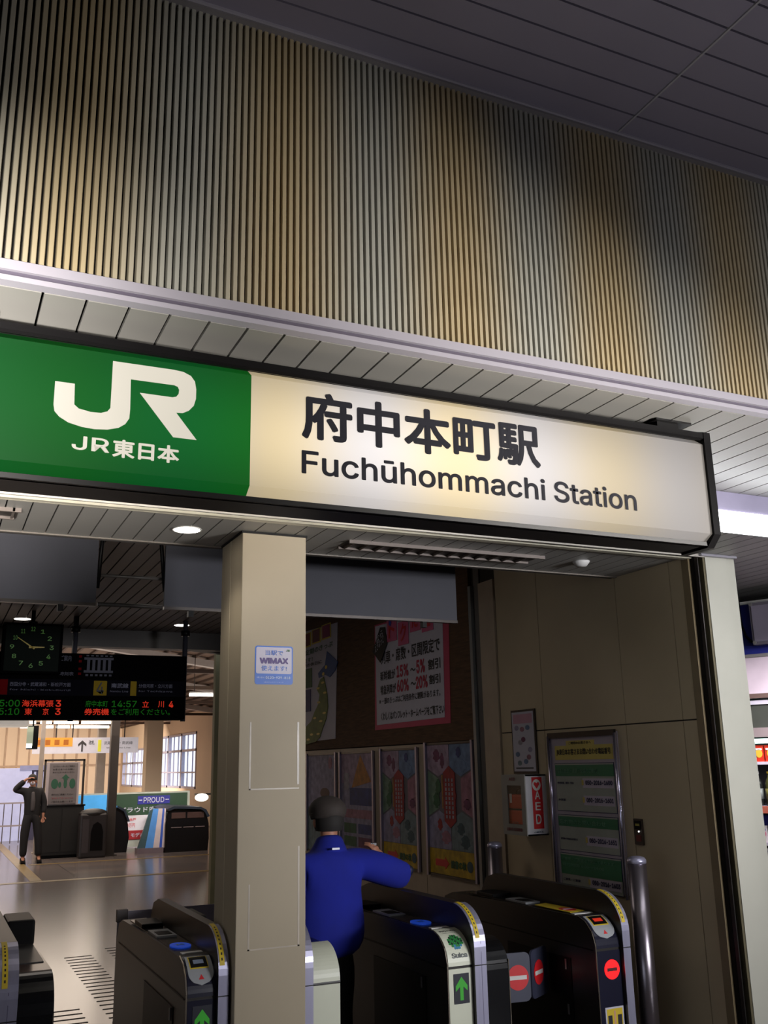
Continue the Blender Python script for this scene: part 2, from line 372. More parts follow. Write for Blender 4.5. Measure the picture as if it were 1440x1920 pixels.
# ---- far hall shell
peach = M('hall_wall_peach', (216, 194, 168), .6, var=.04, scale=.5)
we = ST(box('wall_back', (-9, 8.1), (46, 46.2), (0, 7), peach))
mull = M('hall_joint', (176, 150, 126), .6)
for i in range(28):
    box('wall_batten', (-6 + i * .5, -5.93 + i * .5), (45.93, 46), (0, 6.5), mull, we)
box('dado_line', (-9, 8), (45.9, 46), (1.9, 1.98), mull, we)
blue_w = M('blue_window', (150, 160, 210), .2, emit=.5, emcol=(170, 185, 240))
wn = [(32.0, 38.3, 1.05, 2.88), (40.6, 45.4, 1.0, 2.55)]
wq = ST(boxes('wall_side', [((8, 8.2), (12, 32.0), (0, 3.9)), ((8, 8.2), (38.3, 40.6), (0, 3.9)), ((8, 8.2), (45.4, 46), (0, 3.9)),
        ((8, 8.2), (32, 38.3), (0, 1.05)), ((8, 8.2), (32, 38.3), (2.88, 3.9)), ((8, 8.2), (40.6, 45.4), (0, 1.0)), ((8, 8.2), (40.6, 45.4), (2.55, 3.9))], peach))
alu = M('window_alu', (176, 176, 200), .4, .4)
gl = bpy.data.materials.new('window_glass'); gl.use_nodes = True; g_ = gl.node_tree; g_.nodes.remove(g_.nodes['Principled BSDF'])
tb = g_.nodes.new('ShaderNodeBsdfTransparent'); gb = g_.nodes.new('ShaderNodeBsdfGlossy'); gb.inputs['Roughness'].default_value = .05
mxs = g_.nodes.new('ShaderNodeMixShader'); mxs.inputs[0].default_value = .06; g_.links.new(tb.outputs[0], mxs.inputs[1]); g_.links.new(gb.outputs[0], mxs.inputs[2])
g_.links.new(mxs.outputs[0], g_.nodes['Material Output'].inputs[0])
for k, (ya, yb, za, zb) in enumerate(wn):
    wo = ST(thing('window_%d' % (k + 1), loc=(8.05, (ya + yb) / 2, za), kind='structure'))
    nm = 3 if k == 0 else 2
    box('window_frame', (7.98, 8.1), (ya, yb), (za, za + .07), alu, wo); box('window_frame', (7.98, 8.1), (ya, yb), (zb - .07, zb), alu, wo)
    box('transom', (7.98, 8.1), (ya, yb), (zb - .62, zb - .54), alu, wo)
    box('rail', (7.99, 8.09), (ya, yb), (za + .5, za + .55), alu, wo)
    for i in range(nm + 1):
        y_ = ya + (yb - ya) * i / nm
        box('mullion', (7.98, 8.1), (max(ya, y_ - .09), min(yb, y_ + .09)), (za, zb), alu, wo)
        if i < nm:
            box('glass_pane', (8.04, 8.05), (y_ + .09, y_ + (yb - ya) / nm - .09), (za + .07, zb - .07), gl, wo)
            for j in (1, 2):
                yy = y_ + (yb - ya) / nm * j / 3; box('glazing_bar', (8.03, 8.07), (yy - .018, yy + .018), (za, zb), alu, wo)
roof_m = M('roof_brown', (120, 98, 84), .7, var=.12, scale=3)
rf = ST(prism('ceiling', [(-9, 5.95), (8.2, 3.55), (8.2, 3.65), (-9, 6.05)], 'y', 12.0, 46, roof_m))
rib_r = M('roof_rib', (84, 66, 56), .7)
for i in range(44):
    x_ = -5 + i * .3; z_ = 3.55 + (8.2 - x_) * .1395
    box('roof_rib', (x_, x_ + .05), (12.1, 45.9), (z_ - .05, z_ - .005), rib_r, rf)
wht = M('rafter_white', (196, 188, 184), .5)
for y_ in (16.5, 20.0, 24.5, 30.0, 36.0):
    prism('rafter', [(-9, 5.75), (8, 3.38), (8, 3.52), (-9, 5.89)], 'y', y_, y_ + .22, wht, rf)
    box('tie_rod', (-8, 8), (y_ + .05, y_ + .15), (3.30, 3.37), rib_r, rf)
ST(box('wall_hall_left', (-9.1, -9), (12, 46), (0, 6.3), peach))
ST(box('wall_hall_front', (4.1, 8.1), (12.0, 12.1), (0, 4.2), peach))
# steel columns of the hall
def hall_col(x, y, w_, z1, mat, label):
    t = thing('steel_column', label, 'column', (x, y, 0), kind=None)
    box('shaft', (x - w_ / 2, x + w_ / 2), (y - w_ / 2, y + w_ / 2), (.02, z1), mat, t)
    box('base_plate', (x - w_ * .8, x + w_ * .8), (y - w_ * .8, y + w_ * .8), (0, .02), mat, t)
    box('cap_plate', (x - w_ * .8, x + w_ * .8), (y - w_ * .8, y + w_ * .8), (z1, z1 + .03), mat, t)
hall_col(3.56, 21.3, .17, 4.15, bm_, 'dark brown square steel column behind the departure board, left of the escalator')
hall_col(4.25, 27.5, .22, 4.02, M('grey_column', (150, 138, 128), .5), 'pale grey steel column just right of the dark brown one')
hall_col(5.75, 28.0, .45, 3.82, peach, 'wide peach coloured column between the two hall windows')
hall_col(2.28, 23.0, .09, 4.3, M('grey_pipe', (150, 140, 132), .5), 'thin pale pipe column left of the framed notice board')
hall_col(3.36, 12.4, .10, 3.98, MATS['hall_column_paint'], 'olive cream column edge seen just left of the big pillar')

# ================================================================== STATION SIGN
sg = thing('station_sign', 'long illuminated station name sign, green and white, hanging under the ribbed wall', 'sign', (.6, 2.38, 2.372))
XR = 2.272
sgm = bpy.data.materials.new('sign_white_lit'); sgm.use_nodes = True
def lit(m, colA, colB, period, phase, s_mid, s_edge, xc, xw):
    nt = m.node_tree; b = nt.nodes['Principled BSDF']; b.inputs['Roughness'].default_value = .3
    g = nt.nodes.new('ShaderNodeNewGeometry'); sx = nt.nodes.new('ShaderNodeSeparateXYZ'); nt.links.new(g.outputs['Position'], sx.inputs[0])
    def math(op, a, b2=None, c=None):
        n = nt.nodes.new('ShaderNodeMath'); n.operation = op
        for i, v in enumerate((a, b2, c)):
            if v is None: continue
            if isinstance(v, (int, float)): n.inputs[i].default_value = v
            else: nt.links.new(v, n.inputs[i])
        return n.outputs[0]
    sn = math('SINE', math('MULTIPLY_ADD', sx.outputs[0], 2 * pi / period, phase)); mix = math('MULTIPLY_ADD', sn, .5, .5)  # warm and cool light flicker set into the emission colour along x
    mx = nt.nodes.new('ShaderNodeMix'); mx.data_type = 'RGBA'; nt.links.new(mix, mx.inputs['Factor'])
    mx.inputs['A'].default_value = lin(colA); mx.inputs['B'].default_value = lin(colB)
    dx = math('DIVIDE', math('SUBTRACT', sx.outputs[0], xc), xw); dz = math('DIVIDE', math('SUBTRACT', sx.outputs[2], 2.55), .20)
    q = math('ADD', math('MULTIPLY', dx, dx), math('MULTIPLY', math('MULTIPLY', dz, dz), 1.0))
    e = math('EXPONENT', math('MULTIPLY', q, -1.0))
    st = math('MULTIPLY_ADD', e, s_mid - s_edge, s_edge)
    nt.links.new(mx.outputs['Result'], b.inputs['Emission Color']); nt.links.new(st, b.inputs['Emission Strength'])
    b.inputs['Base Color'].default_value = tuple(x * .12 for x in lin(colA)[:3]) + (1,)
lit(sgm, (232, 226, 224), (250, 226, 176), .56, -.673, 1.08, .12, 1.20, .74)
sgg = bpy.data.materials.new('sign_green_lit'); sgg.use_nodes = True
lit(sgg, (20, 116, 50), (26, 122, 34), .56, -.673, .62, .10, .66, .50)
sect = [(2.335, 2.740), (2.300, 2.714), (2.300, 2.407), (2.335, 2.384)]
prism('white_face', sect, 'x', .694, XR - .010, sgm, sg)
box('case_body', (-2.2, XR), (2.335, 2.452), (2.372, 2.766), black, sg)
prism('top_frame', [(2.345, 2.766), (2.292, 2.753), (2.292, 2.734), (2.300, 2.728), (2.336, 2.742)], 'x', -2.2, XR, black, sg)
prism('bottom_frame', [(2.345, 2.372), (2.325, 2.372), (2.322, 2.384), (2.336, 2.388)], 'x', -2.2, XR, black, sg)
prism('end_plate', [(2.452, 2.769), (2.33, 2.769), (2.290, 2.755), (2.290, 2.404), (2.328, 2.366), (2.452, 2.366)], 'x', XR - .012, XR + .016, black, sg)
for x_ in (2.16, -.03, -1.8):
    b_ = box('hanger', (x_ - .045, x_ + .045), (2.345, 2.43), (2.765, 2.80), black, sg)
    box('hanger_flange', (x_ - .06, x_ + .09), (2.33, 2.45), (2.793, 2.80), black, sg)
FS = fr('F', (0, 2.300, 0))
signink = M('sign_ink', (24, 24, 32), .7, spec=.2); signwhite = M('sign_logo_lit', (90, 88, 84), .6, emit=.66, emcol=(240, 232, 214))
text('府中本町駅', FS, .836, 1.605, 2.554, 2.694, signink, sg, .0012, .030)
text('Fuchūhommachi', FS, .836, 1.615, 2.4545, 2.523, signink, sg, .0012, .016); text('Station', FS, 1.645, 1.958, 2.4545, 2.523, signink, sg, .0012, .016)
JR = [(.199, 2.62), (.245, 2.62), (.247, 2.566), (.258, 2.557), (.287, 2.552), (.311, 2.553), (.326, 2.559), (.333, 2.569), (.333, 2.695),
      (.487, 2.696), (.511, 2.694), (.531, 2.686), (.542, 2.672), (.546, 2.651), (.546, 2.624), (.541, 2.605), (.529, 2.590), (.513, 2.581), (.496, 2.580), (.551, 2.513), (.491, 2.513),
      (.403, 2.620), (.485, 2.620), (.495, 2.623), (.501, 2.632), (.502, 2.643), (.498, 2.651), (.489, 2.654), (.379, 2.653), (.381, 2.572), (.380, 2.548), (.371, 2.532), (.355, 2.520),
      (.329, 2.512), (.298, 2.509), (.267, 2.511), (.236, 2.518), (.214, 2.530), (.202, 2.543), (.199, 2.560)]
prism('green_face', sect, 'x', -2.2, .694, sgg, sg)
flat('emblem', JR, FS, .0002, .0014, signwhite, sg)
text('JR', FS, .247, .336, 2.451, 2.487, signwhite, sg, .0012, .012); text('東日本', FS, .343, .508, 2.443, 2.490, signwhite, sg, .0012, .032)
# light the sign throws on the ceiling and the wall comes from its faces

# ---- fluorescent fixture at the right, on the soffit
def tube_light(x0, x1, y, z, name='fluorescent_fixture', label='', drop=.09):
    t = thing(name, label, 'ceiling light', ((x0 + x1) / 2, y, z - drop))
    box('fixture_body', (x0, x1), (y, y + .10), (z - .085, z), M('fixture_lilac', (150, 144, 168), .45), t)
    box('diffuser', (x0 + .005, x1 - .005), (y - .004, y + .09), (z - .153, z - .085), M('tube_lit', (255, 255, 255), .3, emit=9, emcol=(250, 252, 255)), t)
tube_light(2.86, 6.2, 2.95, 2.80, label='long bright fluorescent ceiling light at the right end of the station sign')
# ---- downlights
dl = M('downlight_lit', (255, 255, 255), .3, emit=9, emcol=(255, 248, 235))
def downlight(x, y, z, r, label, power):
    t = thing('downlight', label, 'ceiling light', (x, y, z))
    lathe('rim', [(r * 1.12, -.004), (r * 1.12, 0), (r, 0), (r, -.004), (r * 1.12, -.004)], (x, y, z), white, t, caps=False)
    lathe('lens', [(.001, -.006), (r * .98, -.005), (r * .98, -.001), (.001, -.001)], (x, y, z), dl, t)
    l = bpy.data.lights.new('downlight_lamp', 'SPOT'); l.energy = power; l.spot_size = radians(110); l.spot_blend = .8; l.shadow_soft_size = r * .8; l.color = (1, .93, .82)
    o = bpy.data.objects.new('downlight_lamp', l); C.objects.link(o); o.location = (x, y, z - .02); o.parent = t; o.location = (0, 0, -.02)
downlight(1.02, 4.39, 2.80, .062, 'round bright recessed downlight in the soffit left of the pillar', 9)
downlight(.79, 10.94, 3.30, .085, 'small round downlight above the clock, left of two far ones', 30)
downlight(2.517, 10.93, 3.30, .085, 'small round downlight above the right end of the departure board', 30)
# ---- recessed louvre light in the soffit
lv = thing('louvre_light', 'long unlit louvred ceiling light recessed in the soffit right of the pillar', 'ceiling light', (2.4, 4.38, 2.8))
lm = M('louvre_metal', (112, 102, 96), .5, .2)
box('tray', (1.835, 2.985), (4.33, 4.50), (2.795, 2.799), M('louvre_dark', (62, 56, 52), .6), lv)
box('edge_rail', (1.83, 3.005), (4.322, 4.334), (2.782, 2.80), lm, lv); box('edge_rail', (1.83, 2.99), (4.470, 4.480), (2.784, 2.80), lm, lv)
a = box('louvre_blade', (1.86, 1.866), (4.335, 4.47), (2.784, 2.80), lm, lv); rep(a, [(.0865 * i, 0, 0) for i in range(1, 13)], lv)
lv2 = thing('louvre_light', 'louvred ceiling light cut off at the left edge, above the grey screen', 'ceiling light', (-.3, 4.38, 2.8))
box('tray', (-.9, .26), (4.27, 4.43), (2.795, 2.799), MATS['louvre_dark'], lv2)
box('edge_rail', (-.9, .27), (4.262, 4.274), (2.782, 2.80), lm, lv2); box('edge_rail', (-.9, .25), (4.40, 4.412), (2.782, 2.80), lm, lv2)
box('end_plate', (.235, .245), (4.262, 4.41), (2.784, 2.80), lm, lv2)
dm = thing('smoke_detector', 'small pale detector on the soffit near the right post', 'detector', (3.29, 4.38, 2.8))
lathe('detector_body', [(0, -.03), (.03, -.028), (.045, -.01), (.05, 0)], (3.29, 4.38, 2.8), white, dm)

# ---- grey smoke screens hanging inside
def screen(x0, x1, label, cl):
    t = thing('hanging_screen', label, 'screen', ((x0 + x1) / 2, 5.62, 2.61), group=None)
    box('cloth', (x0, x1), (5.60, 5.62), (2.625, 3.29), screen_m, t)
    box('bottom_bar', (x0, x1), (5.592, 5.628), (2.608, 2.626), steel_d, t)
    for xx in cl:
        box('clip', (xx - .015, xx + .015), (5.59, 5.63), (2.57, 2.608), black, t)
    for xx in (x0 + .01, x1 - .01): tube('side_rod', (xx, 5.63, 2.62), (xx, 5.63, 3.30), .009, black, t, 6)
screen(-2.9, .79, 'dark grey hanging screen in the left bay beneath the soffit', (-.5, .60))
screen(1.18, 3.15, 'dark grey hanging screen behind the pillar and right bay', (1.34, 2.9))
pp = thing('ceiling_pipe', 'thin pale pipe with chains spanning the gap between grey screens', 'pipe', (1.0, 5.66, 2.78))
tube('pipe', (.80, 5.66, 2.80), (1.19, 5.66, 2.80), .010, M('pipe_grey', (74, 70, 68), .4), pp, 8)
tube('pipe', (.80, 5.60, 2.62), (1.17, 5.60, 2.62), .012, MATS['pipe_grey'], pp, 8)
for xa, xb in ((.83, .80), (1.13, 1.19)):
    path_tube('chain', [(xa, 5.64, 3.3), ((xa + xb) / 2, 5.64, 3.0), (xb, 5.64, 2.72)], .012, black, pp, 6)

# ================================================================== DEPARTURE BOARD AND CLOCK
bd = thing('departure_board', 'black hanging departure board with red and green electronic text', 'display board', (.9, 10.6, 2.215))
BB = M('board_black', (7, 7, 8), .9, spec=0)
box('case', (-1.6, 2.485), (10.5, 10.75), (2.215, 2.895), BB, bd, bevel=.01)
for xx in (1.31, 2.49):
    tube('hanger_rod', (xx, 10.62, 2.2), (xx, 10.62, 3.30), .028, M('rod_dark', (50, 50, 58), .4), bd); 
    tube('rod_collar', (xx, 10.62, 3.13), (xx, 10.62, 3.19), .05, black, bd)
FB = fr('F', (0, 10.5, 0))
led_r = M('led_red', (120, 20, 14), .8, spec=0, emit=.5, emcol=(235, 62, 40)); led_g = M('led_green', (14, 60, 16), .8, spec=0, emit=.22, emcol=(40, 130, 36))
dimw = M('board_print', (110, 110, 126), .8, spec=0); dimr = M('board_red', (96, 14, 18), .9, spec=0); dimy = M('board_yellow', (130, 108, 34), .9, spec=0)
led_p = flat('led_panel', rect(-1.55, 2.47, 2.225, 2.445), FB, .0005, .004, M('led_black', (6, 6, 6), .8, spec=0), bd)
flat('name_panel', rect(-1.55, 2.47, 2.455, 2.62), FB, .0005, .004, M('name_black', (16, 16, 22), .8, spec=0), bd)
WB = .006
Z1a, Z1b, Z2a, Z2b = 2.340, 2.408, 2.258, 2.326
text('15:00', FB, .545, .795, Z1a, Z1b, led_g, bd, WB, .01); text('海浜幕張', FB, .815, 1.12, Z1a, Z1b, led_r, bd, WB, .012); text('3', FB, 1.14, 1.195, Z1a, Z1b, led_r, bd, WB, .02)
text('15:10', FB, .545, .795, Z2a, Z2b, led_g, bd, WB, .01); text('東', FB, .845, .917, Z2a, Z2b, led_r, bd, WB, .012); text('京', FB, 1.02, 1.077, Z2a, Z2b, led_r, bd, WB, .012); text('3', FB, 1.14, 1.195, Z2a, Z2b, led_r, bd, WB, .02)
text('府中本町', FB, 1.438, 1.664, Z1a, Z1b, led_g, bd, WB, .01); text('14:57', FB, 1.704, 1.964, Z1a, Z1b, led_g, bd, WB, .01)
text('立', FB, 2.022, 2.092, Z1a, Z1b, led_r, bd, WB, .012); text('川', FB, 2.19, 2.252, Z1a, Z1b, led_r, bd, WB, .012); text('4', FB, 2.305, 2.354, Z1a, Z1b, led_r, bd, WB, .02)
text('券売機', FB, 1.43, 1.68, Z2a, Z2b, led_r, bd, WB, .02); text('をご利用ください。', FB, 1.70, 2.32, Z2a, Z2b, led_g, bd, WB, .006)
flat('platform_plate', rect(1.51, 1.645, 2.46, 2.612), FB, .004, .006, dimy, bd); text('4', FB, 1.54, 1.615, 2.475, 2.595, ink, bd, .007, .01)
flat('platform_plate', rect(1.89, 1.953, 2.46, 2.612), FB, .004, .006, dimy, bd)
flat('platform_plate', rect(.40, .665, 2.46, 2.612), FB, .004, .006, dimr, bd)
text('南武線', FB, 1.69, 1.868, 2.54, 2.59, dimw, bd, WB, .02); text('分倍河原・立川方面', FB, 1.975, 2.337, 2.545, 2.588, dimw, bd, WB, .01)
text('Nambu Line', FB, 1.68, 1.868, 2.495, 2.515, dimw, bd, WB, 0); text('for Tachikawa', FB, 1.975, 2.337, 2.50, 2.52, dimw, bd, WB, 0)
text('西国分寺・武蔵浦和・新松戸方面', FB, .685, 1.277, 2.545, 2.588, dimw, bd, WB, .01); text('for Nishi-Kokubunji', FB, .685, 1.277, 2.50, 2.52, dimw, bd, WB, 0)
mp_w = M('map_grey', (84, 84, 94), .8, spec=0)
for i in range(5): flat('map_bar', rect(1.43 + i * .054, 1.46 + i * .054, 2.72, 2.83), FB, .001, .003, mp_w, bd)
flat('map_bar', rect(1.40, 1.70, 2.83, 2.855), FB, .001, .003, mp_w, bd); flat('map_bar', rect(1.40, 1.70, 2.695, 2.72), FB, .001, .003, mp_w, bd)
for i in range(6):
    flat('map_mark', rect(1.42 + i * .048, 1.447 + i * .048, 2.865, 2.88), FB, .001, .003, mp_w, bd); flat('map_mark', rect(1.42 + i * .048, 1.447 + i * .048, 2.66, 2.68), FB, .001, .003, mp_w, bd)
for z_ in (2.67, 2.72, 2.80, 2.85): flat('map_mark', rect(1.345, 1.375, z_, z_ + .025), FB, .001, .003, dimr, bd)
text('ご案内', FB, 1.16, 1.27, 2.81, 2.87, mp_w, bd, .003, .02); text('時刻表', FB, 1.16, 1.30, 2.66, 2.70, mp_w, bd, .003, .02)

ck = thing('station_clock', 'square dark hanging clock with green numerals left of the departure board', 'clock', (.86, 10.38, 2.669))
box('case', (.571, 1.150), (10.30, 10.44), (2.655, 3.165), BB, ck, bevel=.008)
FC = fr('F', (0, 10.30, 0))
cg = M('clock_green', (70, 110, 50), .5, emit=.10, emcol=(90, 150, 50)); cy_ = M('clock_hand', (150, 130, 50), .4, emit=.08, emcol=(170, 150, 60))
cx_, cz_ = .855, 2.92
flat('dial', rect(.60, 1.12, 2.68, 3.14), FC, .0005, .002, M('clock_dial', (9, 17, 12), .7, spec=.1), ck)
for h in range(1, 13):
    a_ = radians(90 - 30 * h); u, v = cx_ + .19 * cos(a_), cz_ + .185 * sin(a_)
    text(str(h), FC, u - .02, u + .02, v - .022, v + .022, cg, ck, .003, .01, name='numeral')
def hand(ang, l, w_, nm):
    a_ = radians(90 - ang); d = (cos(a_), sin(a_)); n_ = (-d[1] * w_, d[0] * w_)
    flat(nm, [(cx_ + n_[0] - d[0] * .03, cz_ + n_[1] - d[1] * .03), (cx_ - n_[0] - d[0] * .03, cz_ - n_[1] - d[1] * .03), (cx_ - n_[0] * .4 + d[0] * l, cz_ - n_[1] * .4 + d[1] * l), (cx_ + n_[0] * .4 + d[0] * l, cz_ + n_[1] * .4 + d[1] * l)], FC, .004, .007, cy_, ck)
hand(89, .12, .010, 'hour_hand'); hand(304, .17, .007, 'minute_hand')
tube('hanger_rod', (.855, 10.37, 3.16), (.855, 10.37, 3.30), .02, black, ck); tube('rod_collar', (.855, 10.37, 3.165), (.855, 10.37, 3.19), .045, black, ck)

# ================================================================== TICKET GATES
def arc(cy, cz, a, b, y_in, n=10):
    """front edge profile: bottom -> up the front -> over the curve -> back to y_in, as (y,z)"""
    p = [(cy - a, z) for z in (0.0, .2, .4, .6, cz - .03)]
    p += [(cy - a * cos(pi / 2 * i / n), cz + b * sin(pi / 2 * i / n)) for i in range(n + 1)]
    p.append((y_in, cz + b)); return p
def wrapper(prof):
    """maps (x, s) with s = height along the profile from the floor -> world point, plus outward offset"""
    L = [0]
    for i in range(1, len(prof)): L.append(L[-1] + math.dist(prof[i], prof[i - 1]))
    def f(p, w_=0):
        s = min(max(p[1], 0), L[-1] - 1e-6); i = max(k for k in range(len(L)) if L[k] <= s); i = min(i, len(prof) - 2)
        t = (s - L[i]) / (L[i + 1] - L[i]); y = prof[i][0] + (prof[i + 1][0] - prof[i][0]) * t; z = prof[i][1] + (prof[i + 1][1] - prof[i][1]) * t
        dy, dz = prof[i + 1][0] - prof[i][0], prof[i + 1][1] - prof[i][1]; l = math.hypot(dy, dz)
        return (p[0], y - dz / l * w_, z + dy / l * w_)
    return f, L
def wrap_rows(name, rows, f, w0, w1, mat, parent):
    """rows: list of (s, xl, xr): a curved plate"""
    V, F = [], []
    for s, a, b in rows: V += [f((a, s), w0), f((b, s), w0), f((b, s), w1), f((a, s), w1)]
    for i in range(len(rows) - 1):
        q = 4 * i
        for k in range(4): F.append((q + k, q + (k + 1) % 4, q + 4 + (k + 1) % 4, q + 4 + k))
    F += [(0, 1, 2, 3), tuple(4 * (len(rows) - 1) + k for k in range(4))]
    return mo(name, V, F, mat, parent)
def strip(name, x0, x1, s0, s1, f, w0, w1, mat, parent, n=14):
    return wrap_rows(name, [(s0 + (s1 - s0) * i / n, x0, x1) for i in range(n + 1)], f, w0, w1, mat, parent)
BP = arc(4.56, .76, .16, .138, 5.0); bf, BL = wrapper(BP)
FP = arc(4.58, .84, .21, .175, 5.0); ff, FL = wrapper(FP)
S_ARC = .76; S_TOP = S_ARC + (BL[-2] - BL[4]) - .03 + 0
STRIPE = M('body_edge', (150, 140, 128), .25, .9)
arrow_g = M('arrow_green', (50, 150, 40), .4, emit=.18, emcol=(50, 160, 40))
def body_profile(y1, top, back):
    p = [(y, z) for y, z in BP[:-1]]
    k = top / .898
    p = [(y, z * k if z > .6 else z) for y, z in p]
    p += [(5.2, top - .005), (y1 - .16, top - .02), (y1 - .06, top - .05), (y1, top - .14), (y1, .6), (y1, 0)]
    return p
def gate(fx0, fx1, xl, xr, label, front='dark', right_top=.85, arrow=True, display=True, y1=6.08, closed=False, lab2=None):
    t = thing('ticket_gate', label, 'ticket gate', ((fx0 + fx1) / 2, 4.4, 0))
    # fairing
    fp = [(y, z) for y, z in FP[:-1]] + [(5.62, 1.012), (5.74, .98), (5.80, .90), (5.80, 0)]
    prism('fairing', fp, 'x', fx0, fx1, side_m, t)
    strip('fairing_front', fx0, fx1, .0, .752, ff, .0, .003, steel, t)
    strip('fairing_cap', fx0, fx1, .757, FL[-2] - .02, ff, .0, .003, steel, t)
    xm = fx0 + (fx1 - fx0) * .36
    strip('warning_tape', xm - .011, xm + .011, .875, FL[-2] - .01, ff, .003, .0045, yel, t)
    for k in range(9):
        strip('tape_lettering', xm - .003, xm + .003, .895 + k * .022, .905 + k * .022, ff, .0045, .005, ink, t, 2)
    if fx1 - fx0 > .055: strip('fairing_joint', (fx0 + fx1) / 2 + .004, (fx0 + fx1) / 2 + .006, .0, .86, ff, .003, .0035, M('seam_violet', (70, 64, 96), .5), t)
    if xl is not None:
        fm = cream if front == 'white' else navy_g
        prism('left_body', body_profile(y1, .898, 0), 'x', xl, fx0, side_m, t)
        strip('lower_front_panel', xl + .008, fx0 - .001, .02, .744, bf, .0, .004, fm, t)
        strip('upper_front_panel', xl + .008, fx0 - .001, .756, S_TOP - (.0 if front == 'white' else .03), bf, .0, .004, fm, t)
        strip('edge_bead', xl, xl + .006, .02, S_TOP - .02, bf, .0, .006, STRIPE, t)
        box('side_hatch', (xl - .003, xl), (4.62, 5.25), (.12, .68), black, t)
        box('side_seam', (xl - .002, xl), (4.42, 6.0), (.745, .752), black, t)
        for yy in (4.68, 4.70):
            pass
        for zz in (.62, .40): box('side_latch', (xl - .007, xl - .003), (4.655, 4.668), (zz, zz + .05), M('latch', (140, 138, 140), .3, .6), t)
        w_ = fx0 - xl; xm2 = (xl + fx0) / 2
        box('top_tray', (xl + .012, fx0 - .002), (4.62, 5.75), (.890, .897), black_g, t)
        FT = lambda p, w__=0: (p[0], p[1], .897 + w__)
        if not closed: flat('card_reader', ell(xm2, 4.80, w_ * .36, .075), FT, .001, .006, M('reader_blue', (40, 84, 220), .4, emit=.22, emcol=(40, 90, 230)), t)
        if not closed: text('IC', FT, xm2 - .02, xm2 + .02, 4.79, 4.82, M('reader_text', (150, 190, 120), .5), t, .007, .02)
        box('ticket_slot', (xm2 - .05, xm2 + .05), (5.08, 5.3), (.897, .905), grey_p, t)
        box('slot_mouth', (xm2 - .035, xm2 + .035), (5.12, 5.22), (.905, .907), black, t)
        box('rear_module', (xl + .01, fx0 - .01), (5.42, 5.62), (.893, .918), black, t, bevel=.006)
        box('label_strip', (xl + .025, fx0 - .012), (4.595, 4.628), (.897, .901), white, t)
        if display:
            rows = []
            s_b, s_t = .80, .945
            for i in range(15):
                s = s_b + (s_t - s_b) * i / 14; q = min(1, (s - s_b) / .05); hw = w_ * .42 * math.sqrt(max(0, 1 - (1 - q) ** 2)) if q < 1 else w_ * .42
                rows.append((s, xm2 + .004 - hw, xm2 + .004 + hw))
            wrap_rows('display_plate', rows, bf, .004, .008, grey_p, t)
            strip('display_surround', xm2 - w_ * .30, xm2 + w_ * .32, .868, .940, bf, .008, .009, yel, t, 6)
            strip('display_window', xm2 - w_ * .27, xm2 + w_ * .29, .873, .936, bf, .009, .010, black, t, 6)
            strip('display_glow', xm2 - w_ * .16, xm2 + w_ * .18, .892, .915, bf, .010, .0105, (led_r if closed else M('lcd', (90, 98, 110), .4, emit=.15, emcol=(120, 130, 150))), t, 3)
            flat('warning_triangle', [(xm2 - .008, .822), (xm2 + .016, .822), (xm2 + .004, .842)], bf, .008, .009, red, t)
        if arrow and not closed:
            flat('arrow_panel', rect(xm2 - .036, xm2 + .048, .590, .722), bf, .004, .006, M('arrow_bg', (30, 30, 44), .4), t)
            c_ = xm2 + .006; A = [(c_ - .009, .605), (c_ + .009, .605), (c_ + .009, .665), (c_ + .032, .645), (c_ + .032, .668), (c_, .708), (c_ - .032, .668), (c_ - .032, .645), (c_ - .009, .665)]
            flat('arrow', A, bf, .006, .007, arrow_g, t)
        if closed:
            flat('stop_lamp', ell(xm2 + .016, .653, .047, .047, 32), bf, .004, .007, M('stop_lit', (255, 20, 24), .4, emit=1.3, emcol=(255, 22, 26)), t)
            flat('stop_bar', rect(xm2 - .015, xm2 + .047, .645, .661), bf, .007, .008, M('bar_dark', (80, 6, 10), .5), t)
            flat('notice', rect(xm2 - .044, xm2 + .070, .36, .478), bf, .004, .006, pap, t)
            flat('notice_print', rect(xm2 - .036, xm2 + .062, .37, .470), bf, .006, .0065, yel, t)
            for s_ in (-1, 1): flat('notice_figure', rect(xm2 + .013 + s_ * .030 - .013, xm2 + .013 + s_ * .030 + .013, .385, .440), bf, .0065, .007, ink, t)
            flat('notice_figure', rect(xm2 + .008, xm2 + .018, .38, .46), bf, .0065, .007, M('pinkish', (200, 150, 120), .5), t)
            FT2 = lambda p, w__=0: (p[0], p[1], .901 + w__)
            flat('top_notice', [(xl + .03, 4.64), (fx0 - .015, 4.66), (fx0 - .03, 5.02), (xl + .03, 4.99)], FT2, .0, .002, yel, t)
            flat('top_notice_mark', ell(xm2 + .01, 4.75, .042, .06), FT2, .002, .003, red, t); flat('top_notice_mark', rect(xm2 - .02, xm2 + .04, 4.74, 4.76), FT2, .003, .004, pap, t)
        if front == 'white' and not display:
            dg = [M('dot_green', (40, 130, 60), .5), M('dot_dark', (20, 60, 40), .5), M('dot_blue', (60, 130, 170), .5)]
            for i in range(-3, 4):
                for j in range(-3, 4):
                    if math.hypot(i, j) < 3.5:
                        flat('emblem_dot', ell(xm2 + .005 + i * .0112, .868 + j * .0112, .0068, .0068, 8), bf, .004, .0052, dg[0] if (i + j) % 3 and j > -3 else dg[1 if j > -2 else 2], t)
            text('Suica', bf, xm2 - .036, xm2 + .048, .790, .812, M('logo_grey', (90, 96, 96), .5), t, .0055, .03)
            text('タッチしてください', bf, xm2 - .045, xm2 + .045, .938, .950, ink, t, .0055, .01); text('ご利用いただけます', bf, xm2 - .040, xm2 + .045, .922, .930, ink, t, .0055, .0)
